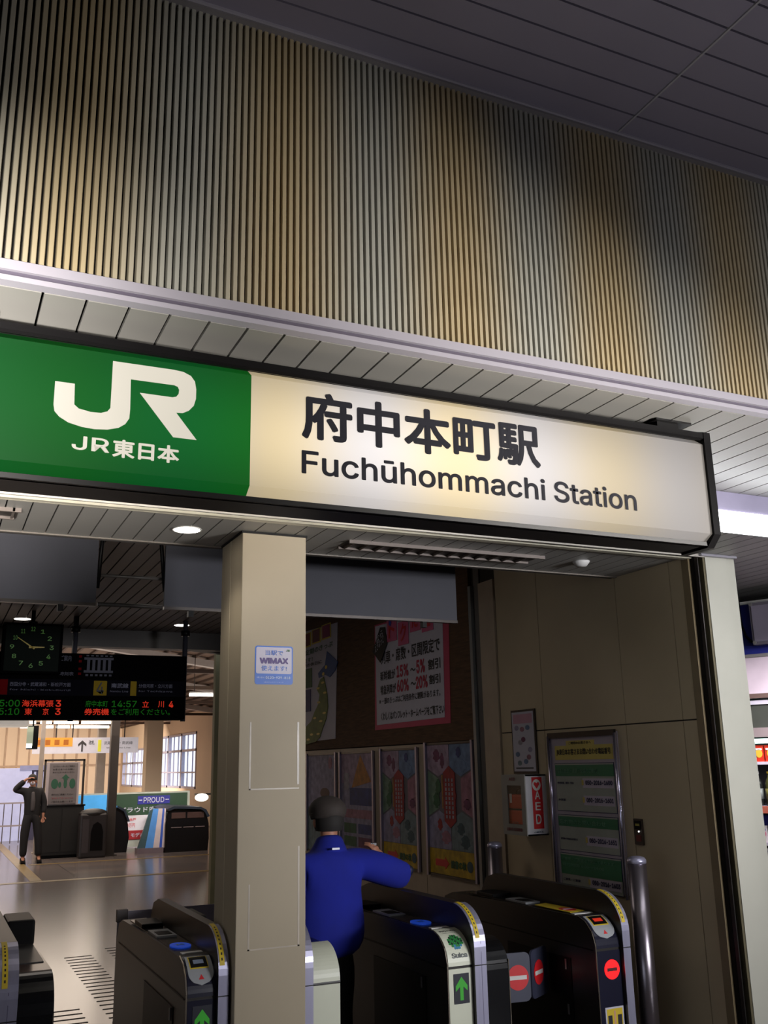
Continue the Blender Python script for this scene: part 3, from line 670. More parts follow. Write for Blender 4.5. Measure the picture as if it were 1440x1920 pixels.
    if xr is not None:
        prism('right_body', body_profile(y1 - .1, right_top, 0), 'x', fx1, xr, black_g, t)
        box('right_seam', (fx1, xr), (4.3985, 4.40), (.742, .747), black, t)
        box('right_edge', (xr - .004, xr + .001), (4.3975, 4.41), (.0, .76), STRIPE, t)
        box('right_tray', (fx1 + .012, xr - .012), (4.75, 5.5), (right_top - .006, right_top + .002), M('tray_grey', (60, 58, 58), .35), t)
        box('rear_module', (fx1 + .01, xr - .005), (5.25, 5.55), (right_top - .01, right_top + .11), black, t, bevel=.012)
    return t
gate(3.367, 3.413, 3.211, None, 'rightmost ticket gate with a round red no entry lamp and stainless edge', closed=True)
gate(2.479, 2.544, 2.342, 2.689, 'ticket gate with cream front panel, green emblem and green arrow, right of the walking man', front='white', display=False)
gate(1.625, 1.650, None, None, 'slim stainless gate edge just right of the pillar') if False else None
gate(1.216, 1.262, 1.083, 1.40, 'ticket gate left of the pillar, grey display tongue and blue reader on a dark front')
gate(.325, .407, None, .550, 'ticket gate cut off at the left edge, wide stainless front and black side body', right_top=.897)
# gate right of the pillar, with the cream body on its right
def gate_mirror():
    t = thing('ticket_gate', 'ticket gate half hidden by the pillar, plain cream front, behind it the man', 'ticket gate', (1.7, 4.4, 0))
    fp = [(y, z) for y, z in FP[:-1]] + [(5.62, 1.012), (5.74, .98), (5.80, .90), (5.80, 0)]
    fp = [(y, z * .97 if z > .7 else z) for y, z in fp]
    prism('fairing', fp, 'x', 1.600, 1.650, side_m, t)
    strip('fairing_front', 1.600, 1.650, .0, .752, ff, .0, .003, steel, t); strip('fairing_cap', 1.600, 1.650, .757, FL[-2] - .06, ff, .0, .003, steel, t)
    prism('right_body', body_profile(5.98, .885, 0), 'x', 1.650, 1.793, side_m, t)
    strip('lower_front_panel', 1.652, 1.790, .02, .744, bf, .0, .004, cream, t); strip('upper_front_panel', 1.652, 1.790, .756, S_TOP - .01, bf, .0, .004, cream, t)
    box('top_tray', (1.660, 1.785), (4.62, 5.75), (.878, .886), black_g, t)
gate_mirror()
cp_ = thing('clear_panel', 'pale panel with black corners standing behind the gate left of the pillar', 'panel', (1.45, 6.4, 0))
box('pane', (1.14, 1.86), (6.40, 6.41), (.42, .86), M('pane_pale', (120, 112, 124), .3), cp_)
for xa in (1.135, 1.80): box('corner_block', (xa, xa + .065), (6.385, 6.425), (.80, .87), M('corner_brown', (40, 26, 20), .5), cp_)
for xa in (1.16, 1.82): box('leg', (xa, xa + .02), (6.395, 6.415), (0, .42), steel_d, cp_)
# flaps
def flap(label, hinge, end, group):
    hx, hy = hinge; ex, ey = end; d = Vector((ex - hx, ey - hy, 0)); L = d.length; d.normalize(); n = Vector((-d.y, d.x, 0))
    if n.y > 0: n = -n
    t = thing('gate_flap', label, 'gate flap', (hx, hy, .48), group)
    f = fr((tuple(d), (0, 0, 1), tuple(n)), (hx, hy, 0))
    flat('flap_panel', rrect(0, L, .475, .715, .03), f, -.012, .0, M('flap_blue', (52, 54, 72), .45), t)
    return t, f, L, d
t, f, L, d = flap('left gate flap in the closed passage, no entry sign facing straight on', (2.70, 4.76), (3.015, 4.72), None)
flat('no_entry_disc', ell(.245, .593, .062, .062, 28), f, .0, .002, red, t); flat('no_entry_bar', rect(.195, .295, .583, .603), f, .002, .003, white, t)
t, f, L, d = flap('right gate flap in the closed passage, turned more edge on', (3.205, 4.84), (3.03, 4.73), None)
f = fr((tuple(-d), (0, 0, 1), tuple(Vector((d.y, -d.x, 0)) if Vector((d.y, -d.x, 0)).y < 0 else Vector((-d.y, d.x, 0)))), (3.03, 4.73, 0))
flat('no_entry_disc', ell(.088, .597, .060, .062, 28), f, .001, .003, red, t); flat('no_entry_bar', rect(.040, .136, .587, .607), f, .003, .004, white, t)
# stainless poles
def pole(x, y, h, label):
    t = thing('steel_pole', label, 'bollard', (x, y, 0)); r = .05
    lathe('shaft', [(r, 0), (r, h - .035)], (x, y, 0), M('pole_steel', (150, 142, 150), .3, .95, var=.04), t, 28)
    lathe('domed_cap', [(r * 1.02, h - .035), (r * 1.02, h - .02), (r * .85, h - .006), (r * .5, h), (.001, h + .002)], (x, y, 0), steel, t, 28)
pole(3.545, 4.425, 1.19, 'tall stainless steel pole at the near right corner, in front of the notice board')
pole(3.60, 6.0, 1.17, 'stainless steel pole behind the gates, below the defibrillator box')

# ================================================================== THINGS ON THE RIGHT WALL
XW = 3.79
def LF(y0, z0, off=0): return fr('L', (XW - off, y0, z0))   # u runs towards the viewer
# poster frames: y from far edge to near edge
alf = M('frame_aluminium', (170, 166, 190), .3, .7)
def poster_frame(yf, yn, z0, z1, label, grp=None):
    t = thing('poster_frame', label, 'poster', (XW - .01, (yf + yn) / 2, z0), grp)
    f = LF(yf, z0); W, H = yf - yn, z1 - z0
    flat('backing', rect(0, W, 0, H), f, .001, .012, M('frame_back', (96, 90, 98), .6), t)
    flat('side_rail', rect(0, .028, -.005, H + .005), f, .012, .032, alf, t); flat('side_rail', rect(W - .028, W, -.005, H + .005), f, .012, .028, alf, t)
    flat('end_rail', rect(.028, W - .028, 0, .016), f, .012, .022, steel_d, t); flat('end_rail', rect(.028, W - .028, H - .016, H), f, .012, .022, steel_d, t)
    return t, f, W, H
mg = {k: M('print_' + k, c, .6, var=.35, scale=14) for k, c in dict(pink=(150, 128, 150), green=(104, 128, 110), lav=(136, 130, 156), rose=(146, 98, 116), blue=(92, 116, 150), teal=(104, 120, 126), red=(140, 20, 26), orange=(170, 110, 40), yellow=(178, 146, 30), darkg=(30, 84, 50), darkb=(36, 50, 110), plum=(100, 40, 78), tealD=(44, 74, 84), pale=(146, 140, 150)).items()}
def comic_poster(yf, yn, z0, z1, label):
    t, f, W, H = poster_frame(yf, yn, z0, z1, label)
    a, b = .035, W - .035; m = W / 2; yb = .20 * H
    flat('yellow_band', rect(a, b, .018, yb), f, .012, .014, mg['yellow'], t)
    # six coloured fields around the middle
    flat('picture_field', [(a, .99 * H - .01), (m, .99 * H - .01), (m, .80 * H), ((a + m) / 2, .74 * H), (a, .80 * H)], f, .012, .014, mg['pink'], t)
    flat('picture_field', [(m + .01, .99 * H - .01), (b, .99 * H - .01), (b, .80 * H), ((b + m) / 2, .74 * H), (m + .01, .80 * H)], f, .012, .014, mg['blue'], t)
    flat('picture_field', [(a, .785 * H), ((a + m) / 2, .725 * H), ((a + m) / 2, .50 * H), (a, .44 * H)], f, .012, .014, mg['green'], t)
    flat('picture_field', [(b, .785 * H), ((b + m) / 2, .725 * H), ((b + m) / 2, .50 * H), (b, .44 * H)], f, .012, .014, mg['rose'], t)
    flat('picture_field', [(a, .425 * H), ((a + m) / 2, .485 * H), (m, .42 * H), (m, yb + .004), (a, yb + .004)], f, .012, .014, mg['lav'], t)
    flat('picture_field', [(b, .425 * H), ((b + m) / 2, .485 * H), (m + .01, .42 * H), (m + .01, yb + .004), (b, yb + .004)], f, .012, .014, mg['teal'], t)
    flat('picture_divider', [(m - .13, .5 * H), (m - .11, .5 * H), (m - .11, .75 * H), (m - .13, .75 * H)], f, .014, .015, mg['orange'], t)
    flat('red_banner', [(m, .36 * H), (m + .095, .41 * H), (m + .095, .56 * H), (m + .11, .60 * H), (m + .095, .64 * H), (m + .095, .77 * H), (m, .82 * H), (m - .095, .77 * H), (m - .095, .64 * H), (m - .11, .60 * H), (m - .095, .56 * H), (m - .095, .41 * H)], f, .014, .018, mg['red'], t)
    for k in range(3):
        for j in range(9):
            flat('banner_mark', rect(m - .065 + k * .052, m - .040 + k * .052, .43 * H + j * .035, .43 * H + j * .035 + .024), f, .018, .019, mg['pale'], t)
    # loose brush shapes in each field
    for (cu, cv, au, av, k) in ((.24, .90, .05, .05, 'plum'), (.36, .86, .03, .06, 'plum'), (.70, .92, .035, .04, 'darkb'), (.74, .82, .08, .05, 'blue'), (.26, .66, .04, .06, 'darkg'), (.22, .56, .05, .06, 'darkg'),
                              (.86, .62, .05, .05, 'rose'), (.84, .54, .05, .04, 'plum'), (.28, .38, .035, .045, 'red'), (.40, .29, .07, .05, 'rose'), (.70, .36, .05, .045, 'tealD'), (.78, .27, .06, .05, 'tealD')):
        pts = [(a_ + .35 * au * W * sin(3 * i), b_) for i, (a_, b_) in enumerate(ell(cu * W, cv * H, au * W * 1.3, av * H, 14))]
        flat('brush_shape', pts, f, .0142, .0155, mg[k], t)
    flat('red_arrow', [(.16 * W, .075 * H), (.36 * W, .075 * H), (.36 * W, .055 * H), (.44 * W, .10 * H), (.36 * W, .145 * H), (.36 * W, .125 * H), (.16 * W, .125 * H)], f, .014, .016, red, t)
    text('読書の秋', f, .48 * W, .78 * W, .07 * H, .13 * H, mg['darkg'], t, .015, .05)
    flat('round_mark', ell(.85 * W, .10 * H, .045, .04), f, .014, .016, mg['tealD'], t)
comic_poster(7.345, 6.540, .835, 1.865, 'framed poster nearest the pole, red banner amid coloured fields, uncovered red arrow')
comic_poster(8.245, 7.490, .835, 1.835, 'framed red banner poster second from the pole, yellow foot behind the raised hand')
t, f, W, H = poster_frame(9.23, 8.40, .83, 1.825, 'framed poster with an orange triangle and blue panel, third from the pole')
flat('poster_field', rect(.035, W - .035, .018, H - .018), f, .012, .014, mg['lav'], t); flat('poster_field', rect(.035, W - .035, .70 * H, H - .018), f, .014, .0145, mg['pink'], t)
flat('orange_triangle', [(.62 * W, .97 * H), (.36 * W, .66 * H), (.92 * W, .72 * H)], f, .015, .016, M('print_orange', (176, 66, 40), .6), t)
flat('dark_panel', rect(.30 * W, .93 * W, .50 * H, .66 * H), f, .015, .016, mg['darkb'], t); flat('white_bottle', rrect(.13 * W, .28 * W, .64 * H, .80 * H, .02), f, .015, .017, mg['pale'], t)
for i, k in enumerate(('darkg', 'darkb', 'darkg', 'plum')):
    flat('picture_tile', rect((.12 + .42 * (i % 2)) * W, (.48 + .42 * (i % 2)) * W, (.24 - .12 * (i // 2)) * H, (.33 - .12 * (i // 2)) * H), f, .015, .016, mg[k], t)
flat('picture_strip', rect(.1 * W, .93 * W, .38 * H, .46 * H), f, .015, .016, mg['rose'], t)
t, f, W, H = poster_frame(10.18, 9.33, .83, 1.825, 'framed hazy blue poster partly hidden behind the man\'s cap')
flat('poster_field', rect(.035, W - .035, .45 * H, H - .018), f, .012, .014, mg['lav'], t); flat('poster_field', rect(.035, W - .035, .018, .45 * H), f, .012, .014, mg['teal'], t)
flat('brush_shape', ell(.62 * W, .60 * H, .13, .05), f, .014, .016, M('dog_brown', (90, 60, 50), .6), t); flat('brush_shape', ell(.8 * W, .9 * H, .05, .06), f, .014, .016, mg['rose'], t)

# hand written banner on the reed blind
bn = thing('handmade_banner', 'hand lettered white banner with a pink border pinned on the reed blind', 'banner', (3.765, 7.6, 2.01))
f = fr('L', (3.772, 8.34, 0))
pink = M('pink_paper', (180, 56, 88), .6); pk2 = M('pink_card', (196, 90, 130), .6)
flat('pink_border', [(0, 2.01), (1.47, 2.01), (1.50, 2.85), (1.40, 2.97), (.03, 2.99)], f, .001, .004, pink, bn)
flat('white_sheet', [(.05, 2.055), (1.38, 2.06), (1.40, 2.955), (.05, 2.975)], f, .004, .007, pap, bn)
cr = M('crimson_ink', (170, 24, 60), .6)
W1 = .0085
text('列車・席数・区間限定で', f, .17, 1.34, 2.60, 2.72, ink, bn, W1, .02)
text('新幹線が', f, .15, .47, 2.45, 2.54, ink, bn, W1, .02); text('15%', f, .50, .74, 2.45, 2.56, cr, bn, W1, .03); text('～', f, .78, .88, 2.48, 2.51, ink, bn, W1, .03); text('5%', f, .90, 1.06, 2.45, 2.57, cr, bn, W1, .03); text('割引', f, 1.12, 1.34, 2.46, 2.55, ink, bn, W1, .03)
text('特急列車が', f, .15, .48, 2.32, 2.41, ink, bn, W1, .02); text('60%', f, .50, .74, 2.32, 2.43, cr, bn, W1, .03); text('～', f, .78, .88, 2.36, 2.39, ink, bn, W1, .03); text('20%', f, .88, 1.10, 2.32, 2.43, cr, bn, W1, .03); text('割引', f, 1.13, 1.33, 2.34, 2.42, ink, bn, W1, .03)
text('※ 一部のきっぷはご利用条件に制限があります。', f, .12, 1.32, 2.235, 2.295, ink, bn, W1, .01)
text('くわしくはパンフレット・ホームページをご覧下さい', f, .15, 1.38, 2.09, 2.165, ink, bn, W1, .02)
for u, s_, z_ in ((.32, 'ト', 2.79), (.56, 'ク', 2.73), (.80, 'だ', 2.82), (1.03, '値', 2.79)):
    flat('pink_card', rect(u, u + .21, z_, z_ + .21), f, .010, .013, pk2, bn); text(s_, f, u + .04, u + .17, z_ + .03, z_ + .19, red, bn, .015, .03)
flat('black_tag', [(.0, 2.74), (.17, 2.62), (.33, 2.78), (.28, 2.94), (.18, 2.95)], f, .014, .017, black, bn); text('えきねっと', f, .06, .26, 2.72, 2.80, pap, bn, .0185, .0, skew=.4); text('なら', f, .09, .24, 2.80, 2.87, pap, bn, .0185, .0, skew=.4)
flat('blue_star', ell(.40, 2.96, .03, .03, 5), f, .016, .018, M('star_blue', (30, 50, 170), .5), bn)
# map poster behind the pillar edge
mp_ = thing('map_poster', 'handmade poster with a green and blue country map beside the pillar', 'poster', (3.765, 9.9, 1.97))
f = fr('L', (3.772, 10.9, 0))
flat('white_sheet', [(0, 1.95), (1.57, 1.965), (1.65, 3.15), (0, 3.2)], f, .001, .005, pap, mp_)
hon = [(1.16, 2.60), (1.26, 2.62), (1.30, 2.55), (1.36, 2.42), (1.38, 2.30), (1.33, 2.18), (1.22, 2.08), (1.14, 1.99), (1.02, 1.95), (.72, 1.93), (.70, 2.03), (.72, 2.12), (.88, 2.17), (.98, 2.26), (1.10, 2.34), (1.14, 2.44), (1.06, 2.50)]
flat('map_land', hon, f, .006, .012, M('map_green', (96, 112, 30), .6, var=.25, scale=12), mp_)
flat('map_land', [(1.36, 2.88), (1.66, 2.74), (1.60, 2.66), (1.44, 2.60), (1.30, 2.64), (1.12, 2.62), (1.10, 2.67), (1.18, 2.70), (1.30, 2.74)], f, .006, .012, M('map_blue', (28, 76, 140), .6), mp_)
for u, v in ((1.34, 2.715), (1.26, 2.65)): flat('map_pin', ell(u, v, .035, .02, 8), f, .012, .014, yel, mp_)
for u, v in ((1.1, 2.51), (1.3, 2.45), (1.24, 2.56), (1.12, 2.36), (1.28, 2.24), (1.0, 2.2), (1.18, 2.16), (.9, 2.03), (1.1, 2.03), (.8, 1.98)): flat('map_pin', ell(u, v, .05, .012, 8), f, .012, .014, yel, mp_)
flat('green_card', rect(.46, .90, 2.54, 2.75), f, .006, .010, M('card_green', (22, 90, 40), .6), mp_); text('5', f, .50, .62, 2.56, 2.66, yel, mp_, .012, .02)
flat('blue_card', rect(.40, .86, 2.28, 2.52), f, .006, .010, M('card_blue', (34, 40, 110), .6), mp_); text('3', f, .48, .60, 2.31, 2.42, pk2, mp_, .012, .02)
mar = M('maroon_letter', (110, 16, 40), .6)
for i, (s_, c__) in enumerate((('S', mar), ('U', mar), ('I', M('plum_letter', (104, 40, 60), .6)), ('C', M('magenta_letter', (130, 10, 80), .6)))):
    flat('letter_card', rect(.30 + i * .30, .57 + i * .30, 2.98 + i * .012, 3.14 + i * .012), f, .006, .009, yel, mp_); flat('letter_card', rect(.325 + i * .30, .545 + i * .30, 2.995 + i * .012, 3.13 + i * .012), f, .009, .011, c__, mp_)
dgr = M('dark_green_ink', (40, 90, 66), .6)
text('お得な定期のきっぷ', f, .30, 1.52, 2.89, 2.955, dgr, mp_, .008, .02, skew=.02); text('あります！', f, .40, .92, 2.82, 2.87, dgr, mp_, .008, .02); text('この秋の休日に', f, .40, 1.20, 2.77, 2.81, ink, mp_, .008, .02)

# small framed poster
sp = thing('small_poster', 'small pale framed notice hanging above the defibrillator box', 'poster', (3.775, 5.835, 1.63))
f = LF(5.98, 1.63)
flat('frame', rect(-.01, .295, -.012, .425), f, .001, .010, steel_d, sp); flat('sheet', rect(.004, .278, .004, .410), f, .010, .012, pap, sp)
flat('pink_head', rect(.02, .262, .33, .395), f, .012, .0125, M('print_palepink', (190, 140, 160), .6), sp)
for (u, v, k) in ((.06, .30, 'lav'), (.13, .29, 'rose'), (.2, .30, 'blue'), (.10, .2, 'pale'), (.14, .22, 'plum'), (.06, .12, 'blue'), (.2, .1, 'rose'), (.16, .07, 'blue'), (.22, .15, 'lav'), (.08, .06, 'teal')): flat('print_shape', ell(u, v, .028, .018, 9), f, .012, .013, mg[k], sp)
flat('caption_line', rect(.03, .25, .022, .030), f, .012, .013, ink, sp)
# defibrillator box (red label on the near side, window on the front)
ae = thing('defibrillator_box', 'white wall box with a red AED side label and orange bag inside', 'AED box', (3.71, 5.76, 1.225))
xo = 3.628
aw = M('aed_white', (202, 200, 206), .45); ag = M('aed_front', (150, 148, 142), .5)
box('side_shell', (xo, XW - .0), (5.612, 5.622), (1.225, 1.615), aw, ae); box('far_side', (xo, XW), (5.895, 5.905), (1.225, 1.615), ag, ae)
box('top_shell', (xo, XW), (5.612, 5.905), (1.605, 1.615), aw, ae); box('bottom_shell', (xo, XW), (5.612, 5.905), (1.225, 1.235), aw, ae)
boxes('front_door', [((xo - .008, xo), (5.612, 5.66), (1.225, 1.615)), ((xo - .008, xo), (5.835, 5.905), (1.225, 1.615)), ((xo - .008, xo), (5.66, 5.835), (1.225, 1.295)), ((xo - .008, xo), (5.66, 5.835), (1.545, 1.615))], ag, ae)
box('window_pane', (xo - .004, xo - .002), (5.66, 5.835), (1.295, 1.545), gl, ae)
box('inner_back', (XW - .02, XW - .01), (5.63, 5.89), (1.24, 1.60), black, ae)
f = fr('F', (0, 5.612, 0))
flat('red_label', rect(xo + .048, xo + .128, 1.268, 1.597), f, .0005, .002, red, ae)
for s_, z_ in (('A', 1.455), ('E', 1.385), ('D', 1.30)): text(s_, f, xo + .066, xo + .108, z_ if s_ != 'D' else 1.298, z_ + .052 if s_ != 'D' else 1.36, white, ae, .003, .012)
flat('white_disc', ell(xo + .084, 1.547, .033, .037), f, .002, .003, white, ae)
flat('heart', [(xo + .084, 1.523), (xo + .106, 1.551), (xo + .104, 1.562), (xo + .096, 1.566), (xo + .084, 1.558), (xo + .072, 1.566), (xo + .064, 1.562), (xo + .062, 1.551)], f, .003, .004, red, ae)
text('心臓救急', f, xo + .045, xo + .12, 1.243, 1.252, M('navy_ink', (40, 50, 90), .5), ae, .002, .01)
f = fr('L', (xo - .008, 5.905, 0))
text('AED', f, .10, .18, 1.575, 1.597, M('faded_red', (150, 90, 96), .6), ae, .001, .01); text('自動体外式除細動器', f, .05, .24, 1.25, 1.272, MATS['faded_red'], ae, .001, .01)
bg_ = thing('orange_bag', 'orange AED bag standing inside the white wall box', 'bag', (3.71, 5.745, 1.235))
bgm = M('bag_orange', (196, 66, 26), .6, bump=.2)
box('bag_body', (3.638, 3.755), (5.665, 5.885), (1.236, 1.385), bgm, bg_, bevel=.012); box('bag_flap', (3.634, 3.755), (5.662, 5.884), (1.392, 1.485), bgm, bg_, bevel=.012)
box('bag_seam', (3.642, 3.75), (5.67, 5.88), (1.383, 1.394), black, bg_)
path_tube('bag_handle', [(3.69, 5.83, 1.48), (3.69, 5.81, 1.515), (3.69, 5.75, 1.515), (3.69, 5.73, 1.48)], .006, black, bg_)
box('bag_tag', (3.631, 3.635), (5.80, 5.825), (1.43, 1.49), white, bg_)
text('AED', fr('L', (3.638, 5.885, 0)), .07, .15, 1.275, 1.31, M('tag_grey', (170, 110, 90), .6), bg_, .001, .01)
# information board
ib = thing('information_board', 'tall framed notice with yellow heading, green bands and telephone numbers', 'notice board', (3.77, 5.165, .93))
f = LF(5.52, .93)
flat('board_back', rect(.0, .71, .0, .94), f, .001, .014, M('board_grey', (168, 158, 170), .5), ib)
for u in (-.005, .70): tube('side_rail', f((u + .01, .0 - .02), .024), f((u + .01, .93), .024), .012, M('rail_polish', (214, 208, 232), .2, .9), ib, 12)
flat('top_rail', rect(0, .71, .915, .95), f, .014, .03, steel_d, ib)
IG = M('info_green', (46, 112, 76), .5); IY = M('info_yellow', (196, 178, 90), .5); IP = M('info_panel', (158, 162, 152), .5); IN = M('info_navy', (40, 38, 80), .5); IB = M('info_box', (190, 180, 196), .5)
flat('heading', rect(.06, .67, .775, .865), f, .014, .016, IY, ib); flat('heading_tab', rect(.19, .49, .865, .895), f, .014, .016, IY, ib)
text('JR東日本お客さまお問い合わせ電話番号', f, .08, .65, .80, .845, ink, ib, .017, .02); text('ご利用のお客さまへ', f, .22, .46, .871, .889, ink, ib, .017, .01)
for (v0, v1, vh) in ((.455, .755, .070), (.215, .435, .060), (-.01, .20, .115)):
    flat('info_panel', rect(.05, .67, v0, v1), f, .014, .016, IN, ib); flat('info_panel', rect(.054, .666, v0 + .004, v1 - .004), f, .016, .0165, IP, ib)
    flat('green_band', rect(.054, .666, v1 - .012 - vh, v1 - .012), f, .0165, .018, IG, ib)
gtx = M('info_palegreen', (96, 150, 120), .5)
text('列車の時刻・運賃・空席のご案内', f, .07, .50, .693, .720, gtx, ib, .019, .01); text('忘れ物のお問い合わせ', f, .07, .55, .377, .405, gtx, ib, .019, .01)
text('ご意見・ご要望は下記にて承ります', f, .07, .60, .155, .175, gtx, ib, .019, .01); text('受付時間 6:00～24:00', f, .07, .50, .12, .14, gtx, ib, .019, .01)
for (v, num, lab_) in ((.62, '050-2016-1600', '列車時刻、運賃・料金'), (.515, '050-2016-1601', '外国語'), (.275, '050-2016-1651', 'お身体の不自由なお客さま'), (.03, '050-2016-1603', 'ご意見・ご要望')):
    flat('number_box', rect(.345, .655, v - .018, v + .040), f, .0165, .0175, IB, ib); text(num, f, .375, .645, v, v + .028, IN, ib, .0185, .035)
    flat('phone_mark', rect(.335, .355, v - .002, v + .030), f, .0175, .0185, IY, ib)
    text(lab_, f, .07, .25 if len(lab_) > 5 else .15, v + .004, v + .018, IN, ib, .0175, .01)
# intercom
ic = thing('intercom', 'small dark intercom panel on the wall right of the notice board', 'intercom', (3.785, 4.68, 1.22)); f = LF(4.717, 1.22)
flat('plate', rrect(0, .075, 0, .145, .006), f, .001, .012, M('intercom_brown', (62, 52, 44), .4), ic); flat('upper_plate', rrect(.01, .065, .085, .135, .004), f, .012, .015, black, ic)
flat('lamp', ell(.045, .075, .004, .004, 8), f, .012, .016, M('lamp_white', (255, 255, 255), .4, emit=3), ic); flat('call_button', rrect(.02, .06, .02, .055, .004), f, .012, .016, M('button_red', (110, 40, 36), .5), ic); flat('label', rect(.02, .055, .105, .118), f, .015, .016, M('label_olive', (150, 140, 60), .5), ic)
# WiMAX sticker on the pillar
wx = thing('pillar_sticker', 'square blue and white sticker on the front of the cream pillar', 'sticker', (1.438, 4.326, 2.07)); f = fr('F', (1.345, 4.327, 2.072))
bl_ = M('sticker_blue', (32, 96, 190), .4)
flat('sheet', rrect(0, .187, 0, .180, .012), f, .0005, .0012, bl_, wx); flat('white_panel', rrect(.006, .181, .050, .174, .008), f, .0012, .0018, M('sticker_white', (186, 180, 196), .4), wx)
text('当駅で', f, .050, .138, .136, .160, bl_, wx, .0022, .01); text('WiMAX', f, .022, .164, .096, .125, M('sticker_purple', (60, 20, 110), .4), wx, .0022, .05); text('使えます!', f, .030, .156, .063, .088, bl_, wx, .0022, .01)
text('0120-929-818', f, .052, .174, .026, .038, M('sticker_pale', (190, 205, 235), .4), wx, .0016, .03); text('お問い合わせ', f, .010, .047, .028, .036, MATS['sticker_pale'], wx, .0016, .0); text('UQコミュニケーションズ', f, .045, .14, .008, .014, MATS['sticker_pale'], wx, .0016, .0)
text('JR', f, .152, .172, .155, .165, M('sticker_green', (60, 120, 60), .4), wx, .0022, .02)

# ================================================================== PEOPLE
def skin_mesh(name, verts, edges, radii, mat, parent, root=0, sub=2):
    me = bpy.data.meshes.new(name); me.from_pydata([tuple(v) for v in verts], edges, []); me.update()
    o = bpy.data.objects.new('tmp', me); C.objects.link(o)
    sk = o.modifiers.new('s', 'SKIN'); sk.use_smooth_shade = True; sk.branch_smoothing = .5
    for i, v in enumerate(me.skin_vertices[0].data):
        v.radius = radii[i] if isinstance(radii[i], tuple) else (radii[i], radii[i]); v.use_root = (i == root)
    sb = o.modifiers.new('u', 'SUBSURF'); sb.levels = sub; sb.render_levels = sub
    dg = bpy.context.evaluated_depsgraph_get(); m2 = bpy.data.meshes.new_from_object(o.evaluated_get(dg)); m2.name = name
    bpy.data.objects.remove(o)
    m2.materials.clear(); m2.materials.append(mat)
    for p in m2.polygons: p.use_smooth = True
    inv = WM[parent.name].inverted(); m2.transform(inv)
    r = bpy.data.objects.new(name, m2); C.objects.link(r); r.parent = parent; reg(r, WM[parent.name]); return r
def sphere_part(name, c, r, mat, parent, seg=20, cut=None):
    bm = bmesh.new(); bmesh.ops.create_uvsphere(bm, u_segments=seg, v_segments=seg // 2 + 2, radius=1)
    for v in bm.verts: v.co = Vector((c[0] + v.co.x * r[0], c[1] + v.co.y * r[1], c[2] + v.co.z * r[2]))
    if cut: bmesh.ops.delete(bm, geom=[v for v in bm.verts if cut(v.co)], context='VERTS')
    bm.verts.index_update(); bm.verts.ensure_lookup_table()
    V = [tuple(v.co) for v in bm.verts]; F = [[q.index for q in g.verts] for g in bm.faces]; bm.free()
    return mo(name, V, F, mat, parent, smooth=True)
skinm = M('skin', (168, 116, 92), .55)
def body(parent, j, k=1.0):
    """j: dict of joints; one continuous skinned body incl. five-fingered hands"""
    V, E, R = [], [], []
    def add(p, r, prev=None):
        V.append(Vector(p)); R.append(r if isinstance(r, tuple) else (r * k, r * k))
        if prev is not None: E.append((prev, len(V) - 1))
        return len(V) - 1
    pel = add(j['pelvis'], (.13 * k, .10 * k)); wa = add(j['waist'], (.12 * k, .09 * k), pel); ch = add(j['chest'], (.14 * k, .10 * k), wa)
    nb = add(j['neck'], .055, ch); nk = add(Vector(j['neck']).lerp(Vector(j['head']), .45), .05, nb); hd = add(j['head'], (.078 * k, .092 * k), nk)
    add(Vector(j['head']) + Vector((0, 0, .07 * k)), (.066 * k, .078 * k), hd)
    for s in ('l', 'r'):
        sh = add(j['sh_' + s], .055, ch); el = add(j['el_' + s], .042, sh); wr = add(j['wr_' + s], .027, el)
        d = (Vector(j['wr_' + s]) - Vector(j['el_' + s])).normalized()
        if 'hd_' + s in j: d = Vector(j['hd_' + s]).normalized()
        pm = add(Vector(j['wr_' + s]) + d * .055, (.030, .018), wr); kn = add(Vector(j['wr_' + s]) + d * .085, (.034, .014), pm)
        side = d.cross(Vector((0, 0, 1)) if abs(d.z) < .8 else Vector((0, 1, 0))).normalized(); cur = d.cross(side).normalized()
        for q, ln in ((-.028, .055), (-.010, .068), (.010, .065), (.028, .05)):
            b0 = Vector(j['wr_' + s]) + d * .095 + side * q
            a_ = add(b0, .0095 / k, kn); b1 = add(b0 + d * ln * .5 + cur * .012, .0085 / k, a_); add(b0 + d * ln * .85 + cur * .034, .0075 / k, b1)
        tb_ = add(Vector(j['wr_' + s]) + d * .045 + side * .038, .011 / k, pm); add(Vector(j['wr_' + s]) + d * .085 + side * .055 + cur * .015, .009 / k, tb_)
        hp = add(j['hip_' + s], .085, pel); kne = add(j['kn_' + s], .058, hp); an = add(j['an_' + s], .038, kne)
        add(Vector(j['an_' + s]) + Vector(j.get('foot', (0, .12, 0))) + Vector((0, 0, -.045)), .035, an)
    return skin_mesh('body', V, E, R, skinm, parent)
# ---- man in the blue jacket, back to the viewer, walking through the gate
mx0, my0 = 2.085, 5.30
man = thing('person', 'man in bright blue jacket and brown cap walking away through the gate', 'person', (mx0, my0, 0))
J = dict(pelvis=(2.09, 5.30, .79), waist=(2.09, 5.29, .93), chest=(2.09, 5.29, 1.12), neck=(2.10, 5.30, 1.27), head=(2.105, 5.33, 1.405),
         sh_r=(2.27, 5.29, 1.20), el_r=(2.53, 5.22, 1.075), wr_r=(2.46, 5.36, 1.155), hd_r=(-.25, .35, .55),
         sh_l=(1.92, 5.29, 1.19), el_l=(1.87, 5.27, .95), wr_l=(1.89, 5.42, .80),
         hip_r=(2.17, 5.30, .75), kn_r=(2.18, 5.38, .42), an_r=(2.18, 5.30, .08), hip_l=(2.01, 5.30, .75), kn_l=(2.0, 5.27, .42), an_l=(2.0, 5.10, .10), foot=(0, .13, -.01))
body(man, J, .95)
